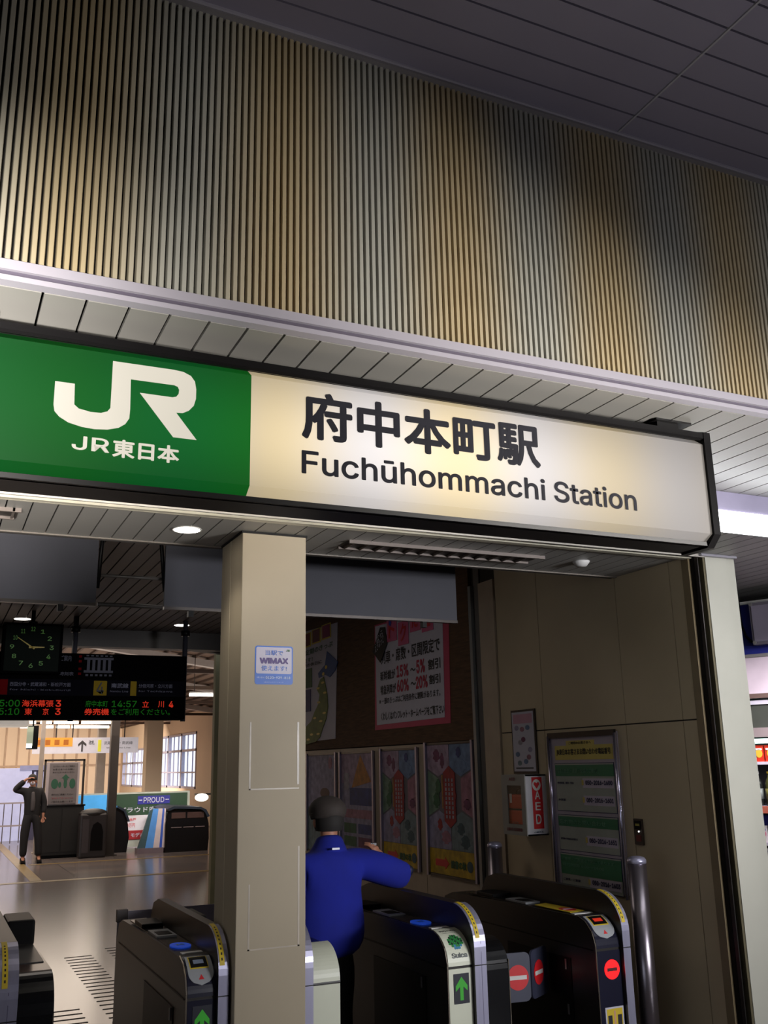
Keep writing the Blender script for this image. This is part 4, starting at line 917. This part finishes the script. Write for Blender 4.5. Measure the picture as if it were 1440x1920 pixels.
jm = M('jacket_blue', (9, 24, 132), .9, var=.15, scale=5, bump=.3); jd = M('jacket_dark', (14, 16, 40), .6); tr_m = M('trousers_black', (20, 19, 22), .7)
V = [(2.09, 5.30, .655), (2.09, 5.295, .86), (2.09, 5.285, 1.02), (2.09, 5.285, 1.14), (2.10, 5.29, 1.215), (2.10, 5.305, 1.285), (2.10, 5.31, 1.325),
     (2.25, 5.285, 1.185), (2.40, 5.25, 1.13), (2.535, 5.215, 1.075), (2.50, 5.29, 1.115), (2.465, 5.345, 1.145),
     (1.93, 5.285, 1.175), (1.885, 5.28, 1.06), (1.87, 5.27, .95), (1.88, 5.35, .87), (1.89, 5.40, .82)]
E_ = [(0, 1), (1, 2), (2, 3), (3, 4), (4, 5), (5, 6), (3, 7), (7, 8), (8, 9), (9, 10), (10, 11), (3, 12), (12, 13), (13, 14), (14, 15), (15, 16)]
R_ = [(.215, .155), (.235, .16), (.225, .155), (.215, .145), (.13, .11), (.082, .082), (.074, .074), .105, .098, .085, .066, .050, .10, .085, .075, .06, .05]
skin_mesh('jacket', V, E_, R_, jm, man, root=0)
skin_mesh('sleeve_panel', [(2.475, 5.30, 1.165), (2.52, 5.24, 1.125), (2.575, 5.20, 1.10)], [(0, 1), (1, 2)], [.030, .042, .030], jd, man, sub=1)
skin_mesh('trousers', [(2.09, 5.30, .86), (2.09, 5.30, .76), J['hip_l'], J['kn_l'], Vector(J['an_l']) + Vector((0, 0, .03)), J['hip_r'], J['kn_r'], Vector(J['an_r']) + Vector((0, 0, .03))], [(0, 1), (1, 2), (2, 3), (3, 4), (1, 5), (5, 6), (6, 7)], [(.17, .13), (.17, .13), .115, .08, .065, .115, .08, .065], tr_m, man)
for s in ('l', 'r'):
    a_ = Vector(J['an_' + s]); z0 = 0.0 if s == 'r' else .03
    prism('shoe', [(a_.y - .05, z0), (a_.y + .20, z0), (a_.y + .20, z0 + .035), (a_.y + .12, z0 + .07), (a_.y + .04, z0 + .10), (a_.y - .05, z0 + .09)], 'x', a_.x - .042, a_.x + .042, black, man)
hairm = M('hair_dark', (26, 22, 20), .8)
sphere_part('hair', (2.105, 5.322, 1.392), (.086, .099, .098), hairm, man, cut=lambda c: c.z < 1.335 or (c.y > 5.36 and c.z < 1.42))
capm = M('cap_brown', (50, 42, 38), .8, bump=.3, scale=30)
cp = sphere_part('cap', (2.103, 5.335, 1.452), (.108, .122, .082), capm, man, cut=lambda c: c.z < 1.418)
V, F = tubev((2.103, 5.33, 1.408), (2.103, 5.333, 1.440), .098, 24, .106); mo('cap_band', V, F, capm, man, smooth=True)
mo('cap_visor', *(lambda P_: (P_, [tuple(range(12)), tuple(range(23, 11, -1))] + [(i, (i + 1) % 12, 12 + (i + 1) % 12, 12 + i) for i in range(12)]))([(2.103 + .085 * cos(pi * i / 11), 5.39 + .11 * sin(pi * i / 11), 1.425 + dz) for dz in (0, .01) for i in range(12)]), capm, man)
for s_ in (-1, 1): sphere_part('ear', (2.105 + s_ * .080, 5.33, 1.39), (.012, .02, .03), skinm, man, 10)
sphere_part('nose', (2.105, 5.425, 1.385), (.013, .018, .022), skinm, man, 8)
for s_ in (-1, 1): sphere_part('eye', (2.105 + s_ * .03, 5.41, 1.41), (.012, .008, .007), white, man, 8)
box('mouth', (2.085, 2.125), (5.41, 5.417), (1.348, 1.354), M('lip', (140, 70, 64), .5), man)
box('reflective_tab', (2.062, 2.108), (5.165, 5.172), (1.250, 1.262), M('reflective', (230, 230, 245), .3, emit=0), man, bevel=.003)
ph = thing('train_pass', 'small dark card case held in the man\'s raised right hand', 'card', (2.43, 5.44, 1.21))
box('case', (2.405, 2.45), (5.425, 5.437), (1.185, 1.255), M('case_dark', (60, 58, 62), .3), ph, bevel=.003)
# ---- figure far in the hall, hand shading the eyes
px_, py_ = 1.93, 20.6
far = thing('person', 'person in dark clothes standing far in the hall, hand raised to head', 'person', (px_, py_, 0))
dkc = M('dark_clothes', (22, 21, 24), .8)
J2 = dict(pelvis=(1.94, 20.6, .88), waist=(1.94, 20.6, 1.02), chest=(1.93, 20.6, 1.26), neck=(1.92, 20.6, 1.42), head=(1.90, 20.58, 1.53),
          sh_l=(1.78, 20.6, 1.36), el_l=(1.56, 20.55, 1.36), wr_l=(1.78, 20.48, 1.56), hd_l=(.9, -.2, .3),
          sh_r=(2.08, 20.6, 1.36), el_r=(2.15, 20.6, 1.10), wr_r=(2.14, 20.55, .88),
          hip_l=(1.85, 20.6, .86), kn_l=(1.82, 20.58, .48), an_l=(1.82, 20.6, .09), hip_r=(2.03, 20.6, .86), kn_r=(2.08, 20.58, .48), an_r=(2.11, 20.6, .09), foot=(0, -.13, 0))
body(far, J2, 1.0)
V = [(1.94, 20.6, .72), (1.94, 20.6, 1.02), (1.93, 20.6, 1.24), (1.92, 20.6, 1.38), (1.92, 20.6, 1.43), (1.79, 20.6, 1.36), (1.57, 20.555, 1.36), (1.76, 20.49, 1.54), (2.07, 20.6, 1.35), (2.15, 20.6, 1.10), (2.14, 20.56, .90)]
skin_mesh('jacket', V, [(0, 1), (1, 2), (2, 3), (3, 4), (2, 5), (5, 6), (6, 7), (2, 8), (8, 9), (9, 10)], [(.185, .13), (.18, .13), (.18, .13), .10, .078, .092, .065, .052, .095, .065, .05], dkc, far)
skin_mesh('shirt_front', [(1.93, 20.50, .95), (1.93, 20.49, 1.15), (1.92, 20.505, 1.33)], [(0, 1), (1, 2)], [.04, .05, .035], M('shirt_grey', (74, 70, 72), .7), far, sub=1)
skin_mesh('trousers', [(1.94, 20.6, 1.06), (1.94, 20.6, .86), J2['hip_l'], J2['kn_l'], Vector(J2['an_l']) + Vector((0, 0, .02)), J2['hip_r'], J2['kn_r'], Vector(J2['an_r']) + Vector((0, 0, .02))], [(0, 1), (1, 2), (2, 3), (3, 4), (1, 5), (5, 6), (6, 7)], [(.165, .125), (.17, .13), .115, .085, .07, .115, .085, .07], dkc, far)
for s in ('l', 'r'):
    a_ = Vector(J2['an_' + s]); prism('shoe', [(a_.y + .05, 0), (a_.y - .20, 0), (a_.y - .20, .035), (a_.y - .1, .07), (a_.y - .03, .10), (a_.y + .05, .09)], 'x', a_.x - .045, a_.x + .045, black, far)
sphere_part('hair', (1.90, 20.60, 1.565), (.088, .10, .095), hairm, far, cut=lambda c: c.z < 1.52)
sphere_part('nose', (1.90, 20.475, 1.50), (.013, .018, .022), skinm, far, 8)
for s_ in (-1, 1): sphere_part('ear', (1.90 + s_ * .08, 20.59, 1.51), (.012, .02, .03), skinm, far, 8)
sphere_part('face_mask', (1.90, 20.495, 1.485), (.05, .025, .035), pap, far, 10)

# ================================================================== FAR HALL THINGS
FH = fr('F', (0, 23.0, 0))
ad = thing('advertising_board', 'long dark green and blue advertising board behind the escalator', 'billboard', (4.2, 23, 0))
box('board_back', (2.9, 5.62), (23.0, 23.12), (0.02, 1.20), M('ad_frame', (170, 172, 160), .5), ad)
flat('green_panel', rect(3.93, 5.56, .70, 1.165), FH, .0, .02, M('ad_green', (28, 58, 34), .5, emit=.05, emcol=(30, 80, 40)), ad)
flat('blue_panel', rect(2.95, 3.92, .70, 1.165), FH, .0, .02, M('ad_blue', (70, 160, 226), .5, emit=.25, emcol=(70, 160, 226)), ad)
flat('white_panel', rect(2.95, 5.56, .375, .70), FH, .0, .02, M('ad_white', (206, 200, 206), .5), ad)
flat('red_panel', rect(2.95, 5.56, .18, .375), FH, .0, .02, M('ad_red', (150, 24, 30), .5), ad)
flat('navy_plate', rect(4.42, 5.15, .935, 1.115), FH, .02, .03, M('ad_navy', (34, 34, 130), .5), ad)
text('PROUD', FH, 4.55, 5.02, .965, 1.085, pap, ad, .035, .01); flat('dash', rect(4.44, 4.52, 1.015, 1.035), FH, .03, .034, pap, ad); flat('dash', rect(5.05, 5.13, 1.015, 1.035), FH, .03, .034, pap, ad)
text('プラウド府中本町', FH, 4.02, 5.35, .76, .88, pap, ad, .022, .01); text('全戸', FH, 4.25, 4.40, .58, .64, M('rose_ink', (200, 60, 70), .5), ad, .022, .02); text('モデルルーム', FH, 4.30, 4.9, .23, .32, pap, ad, .022, .02)
text('2,780万円', FH, 4.08, 4.38, .44, .53, MATS['rose_ink'], ad, .022, .01)
es = thing('escalator', 'black escalator end with curved handrail and blue striped side panel', 'escalator', (5.0, 21.6, 0))
EP = [(5.60, 0), (5.62, .25), (5.61, .55), (5.56, .74), (5.48, .82), (4.86, .86), (4.72, .82), (4.68, .6), (4.68, 0)]
prism('end_body', EP, 'y', 21.2, 22.6, black_g, es)
prism('handrail', [(5.62, .70), (5.54, .84), (5.42, .90), (4.84, .93), (4.70, .88), (4.74, .84), (4.86, .885), (5.42, .85), (5.50, .80), (5.57, .68)], 'y', 21.15, 22.6, M('handrail', (40, 46, 56), .3), es)
stp = M('trim_strip', (150, 132, 130), .35, .5)
for xa, xb in ((4.80, 5.02), (5.06, 5.28), (5.32, 5.52)): box('kick_trim', (xa, xb), (21.19, 21.2), (.49, .505), stp, es)
for xa, xb in ((4.80, 5.10), (5.14, 5.50)): box('upper_trim', (xa, xb), (21.19, 21.2), (.68, .80), M('brown_gloss', (70, 52, 48), .2), es)
SP = lambda a, b: [(4.28 + a * .40 + .0, .10), (4.28 + b * .40, .10), (4.42 + b * .27, .89), (4.42 + a * .27, .89)]
eb, ew = M('stripe_blue', (90, 150, 220), .4), M('stripe_white', (206, 190, 190), .4)
for a, b, m_ in ((0, .42, eb), (.42, .74, ew), (.74, .88, M('stripe_deep', (60, 90, 180), .4)), (.88, 1, ew)):
    prism('side_stripe', SP(a, b), 'y', 21.25, 21.35, m_, es)
prism('glass_wing', [(4.12, .08), (4.28, .10), (4.42, .89), (4.36, .86)], 'y', 21.25, 21.33, M('wing_teal', (70, 92, 98), .2), es)
box('skirt', (4.12, 4.66), (21.22, 21.5), (0, .11), M('skirt_mauve', (112, 98, 104), .4), es)
e2 = thing('escalator', 'dark rounded escalator end just right of the brown column', 'escalator', (3.85, 21.9, 0))
prism('end_body', [(3.68, 0), (4.02, 0), (4.06, .3), (4.02, .6), (3.92, .82), (3.78, .9), (3.68, .9)], 'y', 21.9, 22.7, black_g, e2)
prism('handrail', [(4.02, .62), (3.92, .84), (3.78, .92), (3.78, .96), (3.95, .88), (4.06, .63)], 'y', 21.85, 22.7, MATS['handrail'], e2)
pw = thing('wall_lamp', 'glowing round white lamp right of the escalator', 'lamp', (5.75, 22.6, 1.0))
sphere_part('globe', (5.80, 22.6, 1.05), (.16, .10, .09), M('globe_lit', (255, 250, 235), .4, emit=2.0), pw, 16)
box('bracket', (5.66, 6.3), (22.66, 22.72), (1.10, 1.14), steel_d, pw); tube('stand', (6.2, 22.7, 0), (6.2, 22.7, 1.12), .03, steel_d, pw)
# notice board on a cabinet
nb_ = thing('notice_stand', 'brown framed notice with green figures standing on a dark cabinet', 'notice board', (2.6, 21.4, 1.03)); FN = fr('F', (0, 21.4, 0))
boxes('stand_frame', [((2.19, 2.23), (21.4, 21.46), (1.03, 1.93)), ((2.96, 3.0), (21.4, 21.46), (1.03, 1.93)), ((2.19, 3.0), (21.4, 21.46), (1.90, 1.94))], bm_, nb_)
box('white_back', (2.24, 2.90), (21.41, 21.45), (1.03, 1.88), M('notice_back', (176, 166, 170), .5), nb_)
box('sheet', (2.30, 2.85), (21.39, 21.41), (1.05, 1.86), M('notice_sheet', (108, 102, 104), .6), nb_)
FN = fr('F', (0, 21.39, 0)); ng = M('notice_green', (36, 82, 62), .6)
for (u, v, a_, b_) in ((2.41, 1.45, .07, .10), (2.76, 1.45, .06, .10), (2.62, 1.45, .035, .09), (2.51, 1.43, .03, .06)): flat('green_figure', ell(u, v, a_, b_, 14), FN, .0, .004, ng, nb_)
flat('green_figure', [(2.58, 1.52), (2.66, 1.52), (2.66, 1.56), (2.70, 1.56), (2.62, 1.64), (2.54, 1.56), (2.58, 1.56)], FN, .0, .005, ng, nb_)
for s_, v in (('エスカレーターをご利用の', 1.78), ('お客さまへのお願い', 1.72), ('手すりにおつかまりください', 1.66), ('歩行はご遠慮ください', 1.22), ('左右どちらにも', 1.15), ('ご協力をお願いします', 1.08)): text(s_, FN, 2.36, 2.79, v, v + .035, M('notice_ink', (50, 44, 48), .6) if v != 1.15 else MATS['faded_red'], nb_, .004, .01)
cb = thing('cabinet', 'dark low cabinet beneath the framed notice in the hall', 'cabinet', (2.6, 21.6, 0))
box('cabinet_body', (2.15, 3.02), (21.36, 21.85), (.06, 1.0), M('cabinet_dark', (20, 19, 18), .5), cb); box('cabinet_top', (2.13, 3.04), (21.34, 21.87), (1.0, 1.03), black, cb); box('plinth', (2.18, 2.99), (21.4, 21.8), (0, .06), black, cb); box('cabinet_door', (2.19, 2.57), (21.35, 21.36), (.12, .95), M('cabinet_door', (26, 24, 23), .5), cb); box('cabinet_door', (2.60, 2.98), (21.35, 21.36), (.12, .95), MATS['cabinet_door'], cb)
tb_ = thing('litter_bin', 'dark grey bin with a round topped opening beside the brown column', 'bin', (3.2, 21.2, 0))
box('bin_body', (2.90, 3.44), (20.95, 21.25), (0.0, .86), M('bin_grey', (42, 38, 39), .4), tb_, bevel=.04)
sphere_part('bin_lid', (3.17, 21.10, .85), (.29, .17, .10), M('bin_lid', (30, 27, 27), .4), tb_, 16)
flat('opening', [(3.12, .14), (3.36, .14), (3.36, .50), (3.32, .64), (3.24, .69), (3.16, .64), (3.12, .50)], fr('F', (0, 20.948, 0)), .0, .008, black, tb_); flat('side_panel', rect(2.95, 3.08, .1, .75), fr('F', (0, 20.948, 0)), .0, .006, M('bin_panel', (60, 55, 58), .4), tb_)
rl = thing('railing', 'pale railing with upright bars at the far left of the hall', 'railing', (.9, 26, 0)); rm_ = M('railing_pale', (150, 140, 146), .5)
for z_ in (.42, .95): box('rail', (-1.5, 2.3), (26, 26.04), (z_, z_ + .035), rm_, rl)
for i in range(20): box('baluster', (-1.45 + i * .19, -1.43 + i * .19), (26.005, 26.035), (.03, .95), M('baluster_dark', (70, 60, 66), .5), rl)
for x_ in (-1.5, .4, 2.26): box('rail_post', (x_, x_ + .05), (26, 26.05), (0, .98), rm_, rl)
tk = thing('ticket_window', 'pale blue white panel and cabinet standing behind the far person', 'kiosk', (1.9, 27.5, 0))
box('panel', (1.7, 2.5), (27.4, 27.8), (0.0, 1.80), M('kiosk_pale', (186, 190, 226), .4, emit=.25, emcol=(190, 200, 245)), tk); box('dark_bay', (2.5, 2.85), (27.45, 27.8), (0, 1.78), M('kiosk_dark', (60, 58, 84), .5), tk); box('sign_band', (2.2, 2.9), (27.38, 27.4), (1.74, 1.86), M('kiosk_band', (150, 156, 200), .5), tk)
for x_ in (2.56, 2.68, 2.79): box('bright_slot', (x_, x_ + .05), (27.43, 27.45), (.9, 1.7), MATS['kiosk_pale'], tk)
# hanging direction sign
hs = thing('direction_sign', 'long hanging direction sign, orange at left and white with an arrow at right', 'sign', (3.2, 26, 2.25)); FD = fr('F', (0, 26, 0))
box('sign_body', (2.35, 4.95), (26.0, 26.12), (2.13, 2.52), M('dir_white', (190, 186, 196), .5, emit=.35, emcol=(214, 208, 214)), hs)
flat('orange_panel', rect(2.35, 3.30, 2.30, 2.52), FD, .0, .01, M('dir_orange', (226, 150, 50), .5, emit=.3, emcol=(236, 160, 60)), hs)
for i in range(4): flat('orange_mark', rect(2.42 + i * .22, 2.54 + i * .22, 2.34, 2.47), FD, .01, .014, M('dir_brown', (180, 104, 20), .5), hs)
A = [(3.52, 2.17), (3.56, 2.17), (3.56, 2.36), (3.64, 2.30), (3.64, 2.36), (3.54, 2.45), (3.44, 2.36), (3.44, 2.30), (3.52, 2.36)]
flat('arrow', A, FD, .0, .01, M('dir_ink', (60, 56, 60), .5), hs); text('改札', FD, 3.70, 3.84, 2.34, 2.45, MATS['dir_ink'], hs, .01, .02)
flat('yellow_bar', rect(3.93, 4.01, 2.17, 2.46), FD, .0, .01, M('dir_yellow', (220, 214, 60), .5, emit=.3), hs); text('武蔵野線・南武線', FD, 4.08, 4.8, 2.34, 2.42, MATS['dir_ink'], hs, .01, .0); text('Musashino Line', FD, 4.15, 4.75, 2.24, 2.28, MATS['dir_ink'], hs, .01, .0)
for x_ in (2.9, 3.3, 4.6): tube('hanger_rod', (x_, 26.06, 2.52), (x_, 26.06, 4.2), .015, steel_d, hs, 8)
# tube lights of the hall
tl = M('hall_tube_lit', (255, 250, 235), .4, emit=6, emcol=(255, 246, 226))
def hall_tube(x0, x1, y, z, label):
    t = thing('tube_light', label, 'ceiling light', ((x0 + x1) / 2, y, z), 'tube lights over the far hall')
    tube('lit_tube', (x0, y, z), (x1, y, z), .028, tl, t, 8); box('batten', (x0, x1), (y - .03, y + .03), (z + .028, z + .06), white, t)
    for xx in (x0 + .1, x1 - .1): tube('drop_rod', (xx, y, z + .06), (xx, y, 3.515 + (8.2 - xx) * .1395), .008, steel_d, t, 6)
for i, (xa, xb) in enumerate(((1.75, 2.2), (2.30, 2.55), (2.60, 3.15), (3.22, 3.98))):
    hall_tube(xa, xb, 24.0, 2.80, 'tube light in the upper glowing row under the departure board, %s from left' % ('first', 'second', 'third', 'fourth')[i])
for i, (xa, xb) in enumerate(((2.05, 2.45), (2.62, 2.85), (2.92, 3.25), (3.30, 4.25))):
    hall_tube(xa, xb, 26.4, 2.80, 'tube light in the lower glowing row under the departure board, %s from left' % ('first', 'second', 'third', 'fourth')[i])
hall_tube(4.74, 5.5, 19.7, 3.16, 'single bright tube light between the departure board and the pillar')
cl_ = thing('curved_lamp', 'wide pale lamp shade at the left edge below the departure board', 'lamp', (.9, 18, 2.55)); box('shade', (.3, 1.55), (18, 18.2), (2.45, 2.60), M('shade_pale', (190, 184, 176), .4, emit=.3), cl_, bevel=.05); tube('rod', (.95, 18.1, 2.6), (.95, 18.1, 4.55), .012, steel_d, cl_, 6)
mn = thing('hanging_monitor', 'small hanging monitor with a bright lower screen left in the hall', 'monitor', (1.70, 19, 2.1)); box('case', (1.62, 1.80), (19, 19.2), (2.10, 2.52), black, mn); box('bright_screen', (1.60, 1.71), (18.99, 19.0), (2.16, 2.50), M('screen_green', (150, 160, 140), .4, emit=.4), mn); box('glare', (1.60, 1.70), (18.985, 18.99), (2.12, 2.2), M('screen_white', (240, 250, 255), .4, emit=1.2), mn); tube('rod', (1.71, 19.1, 2.5), (1.71, 19.1, 4.5), .015, black, mn, 6)

# ================================================================== KIOSK AT THE RIGHT
u_ = Vector((.39, -.92, 0)).normalized(); n_ = Vector((-.92, -.39, 0)).normalized()
KZ = math.atan2(u_.y, u_.x)
K0 = Vector((4.95, 4.86, 0))
ks = thing('display_fridge', 'tall open display fridge with blue top panel and shelves behind the right post', 'fridge', tuple(K0), rotz=KZ)
def kb(name, s, d, z, mat, parent=ks, bevel=0):
    """box in kiosk space: s along the front (towards the picture's right), d depth behind the front"""
    v, f = boxv(s, d, z)
    V = [tuple(K0 + u_ * a - n_ * b + Vector((0, 0, c))) for a, b, c in v]
    return mo(name, V, f, mat, parent)
kw = M('kiosk_white', (196, 186, 200), .3); kg = M('kiosk_grey', (128, 124, 122), .4)
kb('side_wall', (-.32, -.28), (0, .6), (0, 2.36), kw); kb('side_wall', (1.2, 1.24), (0, .6), (0, 2.36), kw); kb('back_wall', (-.28, 1.2), (.55, .6), (0, 2.1), M('kiosk_back', (60, 60, 64), .5))
kb('blue_panel', (-.32, 1.24), (.02, .06), (2.36, 2.705), M('kiosk_blue', (38, 44, 130), .5)); kb('top_rail', (-.32, 1.24), (.0, .06), (2.705, 2.725), white); kb('grey_rail', (-.32, 1.24), (-.02, .04), (2.345, 2.365), kg)
kb('canopy', (-.32, 1.24), (-.01, .5), (2.10, 2.345), M('kiosk_canopy', (206, 190, 200), .2)); kb('canopy_lip', (-.32, 1.24), (-.03, .0), (2.075, 2.105), M('lip_brown', (104, 84, 78), .3)); kb('light_rail', (-.32, 1.24), (-.01, .06), (2.035, 2.062), M('rail_white', (190, 184, 196), .4))
kb('price_rail', (-.3, 1.22), (-.01, .02), (1.825, 1.885), M('price_rail', (140, 126, 126), .4)); kb('lit_strip', (-.28, 1.2), (.01, .05), (1.785, 1.815), M('strip_lit', (220, 255, 245), .4, emit=3, emcol=(215, 255, 240)))
shs = [(1.65, 1.668), (1.375, 1.39), (1.145, 1.165), (.915, .935), (.62, .64), (.3, .32)]
for za, zb in shs: kb('shelf', (-.28, 1.2), (.0, .5), (za, zb), kw)
kb('red_strip', (-.28, 1.2), (-.012, .0), (1.345, 1.39), M('strip_red', (180, 96, 76), .5)); kb('base', (-.32, 1.24), (0, .6), (0, .12), kg)
kb('upper_glass', (-.28, 1.2), (.0, .008), (1.885, 2.035), M('fridge_glass', (70, 72, 66), .2))
fx = thing('flood_lamp', 'grey framed lamp box mounted on the blue panel at the right edge', 'lamp', tuple(K0 + u_ * .28 + Vector((0, 0, 2.41))), rotz=KZ)
kb('lamp_case', (.085, .50), (-.06, .012), (2.42, 2.70), M('lamp_frame', (112, 106, 116), .35), fx); kb('lamp_glass', (.10, .48), (-.065, -.06), (2.44, 2.68), M('lamp_face', (150, 142, 158), .15), fx)
for s_, z_ in ((.10, 2.435), (.10, 2.69)):
    c_ = K0 + u_ * s_ - n_ * -.066 + Vector((0, 0, z_)); tube('corner_screw', tuple(c_), tuple(c_ + n_ * .006), .012, kg, fx, 10)
cb_ = thing('black_cable', 'black cable drooping across the blue panel to the lamp box', 'cable', tuple(K0 + Vector((0, 0, 2.45))), rotz=KZ)
path_tube('cable', [tuple(K0 + u_ * a + n_ * .015 + Vector((0, 0, z))) for a, z in ((.0, 2.78), (.0, 2.66), (.005, 2.56), (.025, 2.49), (.06, 2.45), (.09, 2.44))], .008, black, cb_)
def product(name, label, cat, grp, s, z, w_, h, kind, cols, d=.03):
    o = K0 + u_ * s - n_ * d + Vector((0, 0, z)); t = thing(name, label, cat, tuple(o), grp, rotz=KZ)
    f = fr((tuple(u_), (0, 0, 1), tuple(n_)), tuple(o))
    if kind == 'bag':
        P_ = [(-w_ / 2, 0), (w_ / 2, 0), (w_ * .46, h * .12), (w_ * .48, h * .5), (w_ * .46, h * .88), (w_ / 2, h), (-w_ / 2, h), (-w_ * .46, h * .88), (-w_ * .48, h * .5), (-w_ * .46, h * .12)]
        flat('packet', P_, f, -.03, .0, cols[0], t); flat('print_patch', ell(w_ * .05, h * .5, w_ * .32, h * .26, 12), f, .0, .003, cols[1], t); flat('print_band', rect(-w_ * .35, w_ * .35, h * .70, h * .82), f, .0, .003, cols[2], t)
    else:
        lathe('bottle_body', [(0, 0), (w_ * .48, 0), (w_ * .5, h * .05), (w_ * .5, h * .6), (w_ * .4, h * .72), (w_ * .18, h * .85), (w_ * .18, h * .93)], tuple(o - n_ * .0), cols[0], t, 12)
        lathe('cap', [(0, h), (w_ * .22, h), (w_ * .22, h * .93), (0, h * .93)], tuple(o), cols[1], t, 12); lathe('label', [(w_ * .51, h * .2), (w_ * .51, h * .5)], tuple(o), cols[2], t, 12)
    return t
pr_, py2, pk3 = M('pack_red', (190, 52, 36), .3), M('pack_yellow', (210, 170, 60), .3), M('pack_white', (206, 200, 200), .4)
for i in range(7):
    product('snack_packet', 'red and yellow snack packet on lit fridge shelf, %s from post' % ('innermost', 'first', 'second', 'third', 'fourth', 'fifth', 'sixth')[i], 'snack', 'snack packets on the lit shelf', -.075 + i * .075, 1.668, .07, .105, 'bag', (py2 if i == 0 else pr_, py2 if i else pr_, pk3), -.0 + .03)
bt_ = [(M('bottle_dark', (28, 30, 28), .15), M('cap_silver', (200, 200, 205), .3), M('label_pale', (110, 116, 112), .4)), (M('bottle_olive', (70, 72, 40), .15), yel, M('label_olive2', (120, 116, 60), .4))]
for i in range(6):
    product('drink_bottle', 'dark drink bottle below the snack packets, %s from the post' % ('first', 'second', 'third', 'fourth', 'fifth', 'sixth')[i], 'bottle', 'bottles on the second shelf', -.04 + i * .08, 1.39, .068, .215, 'bottle', bt_[i % 2], .06)
for i in range(6):
    product('yoghurt_carton', 'white and pink carton on the middle fridge shelf, %s from the post' % ('first', 'second', 'third', 'fourth', 'fifth', 'sixth')[i], 'carton', 'cartons on the middle shelf', -.04 + i * .078, 1.165, .070, .10, 'bag', (pk3, M('pack_pink', (200, 70, 120), .4), M('pack_blue', (60, 70, 150), .4)), .04)
kb('blue_riser', (-.28, 1.2), (.10, .14), (1.165, 1.33), M('riser_blue', (30, 34, 110), .5))
for i in range(6):
    product('drink_bottle', 'clear water bottle on the lower fridge shelf, %s from the post' % ('first', 'second', 'third', 'fourth', 'fifth', 'sixth')[i], 'bottle', 'water bottles on the lower shelf', -.03 + i * .08, .935, .066, .19, 'bottle', (M('bottle_clear', (120, 126, 140), .1), pk3, M('label_blue', (90, 110, 160), .4)), .06)
for i in range(6):
    product('drink_bottle', 'brown tea bottle on the lowest visible shelf, %s from the post' % ('first', 'second', 'third', 'fourth', 'fifth', 'sixth')[i], 'bottle', 'tea bottles on the lowest shelf', -.03 + i * .08, .64, .066, .21, 'bottle', (M('bottle_tea', (70, 44, 26), .15), pk3, M('label_green', (60, 100, 60), .4)), .06)
ST(box('wall_kiosk_back', (6.5, 6.6), (2.3, 8), (0, 2.9), M('kiosk_wall', (40, 38, 40), .7)))
ST(box('wall_kiosk_far', (3.95, 6.6), (8.0, 8.1), (0, 2.9), MATS['kiosk_wall']))
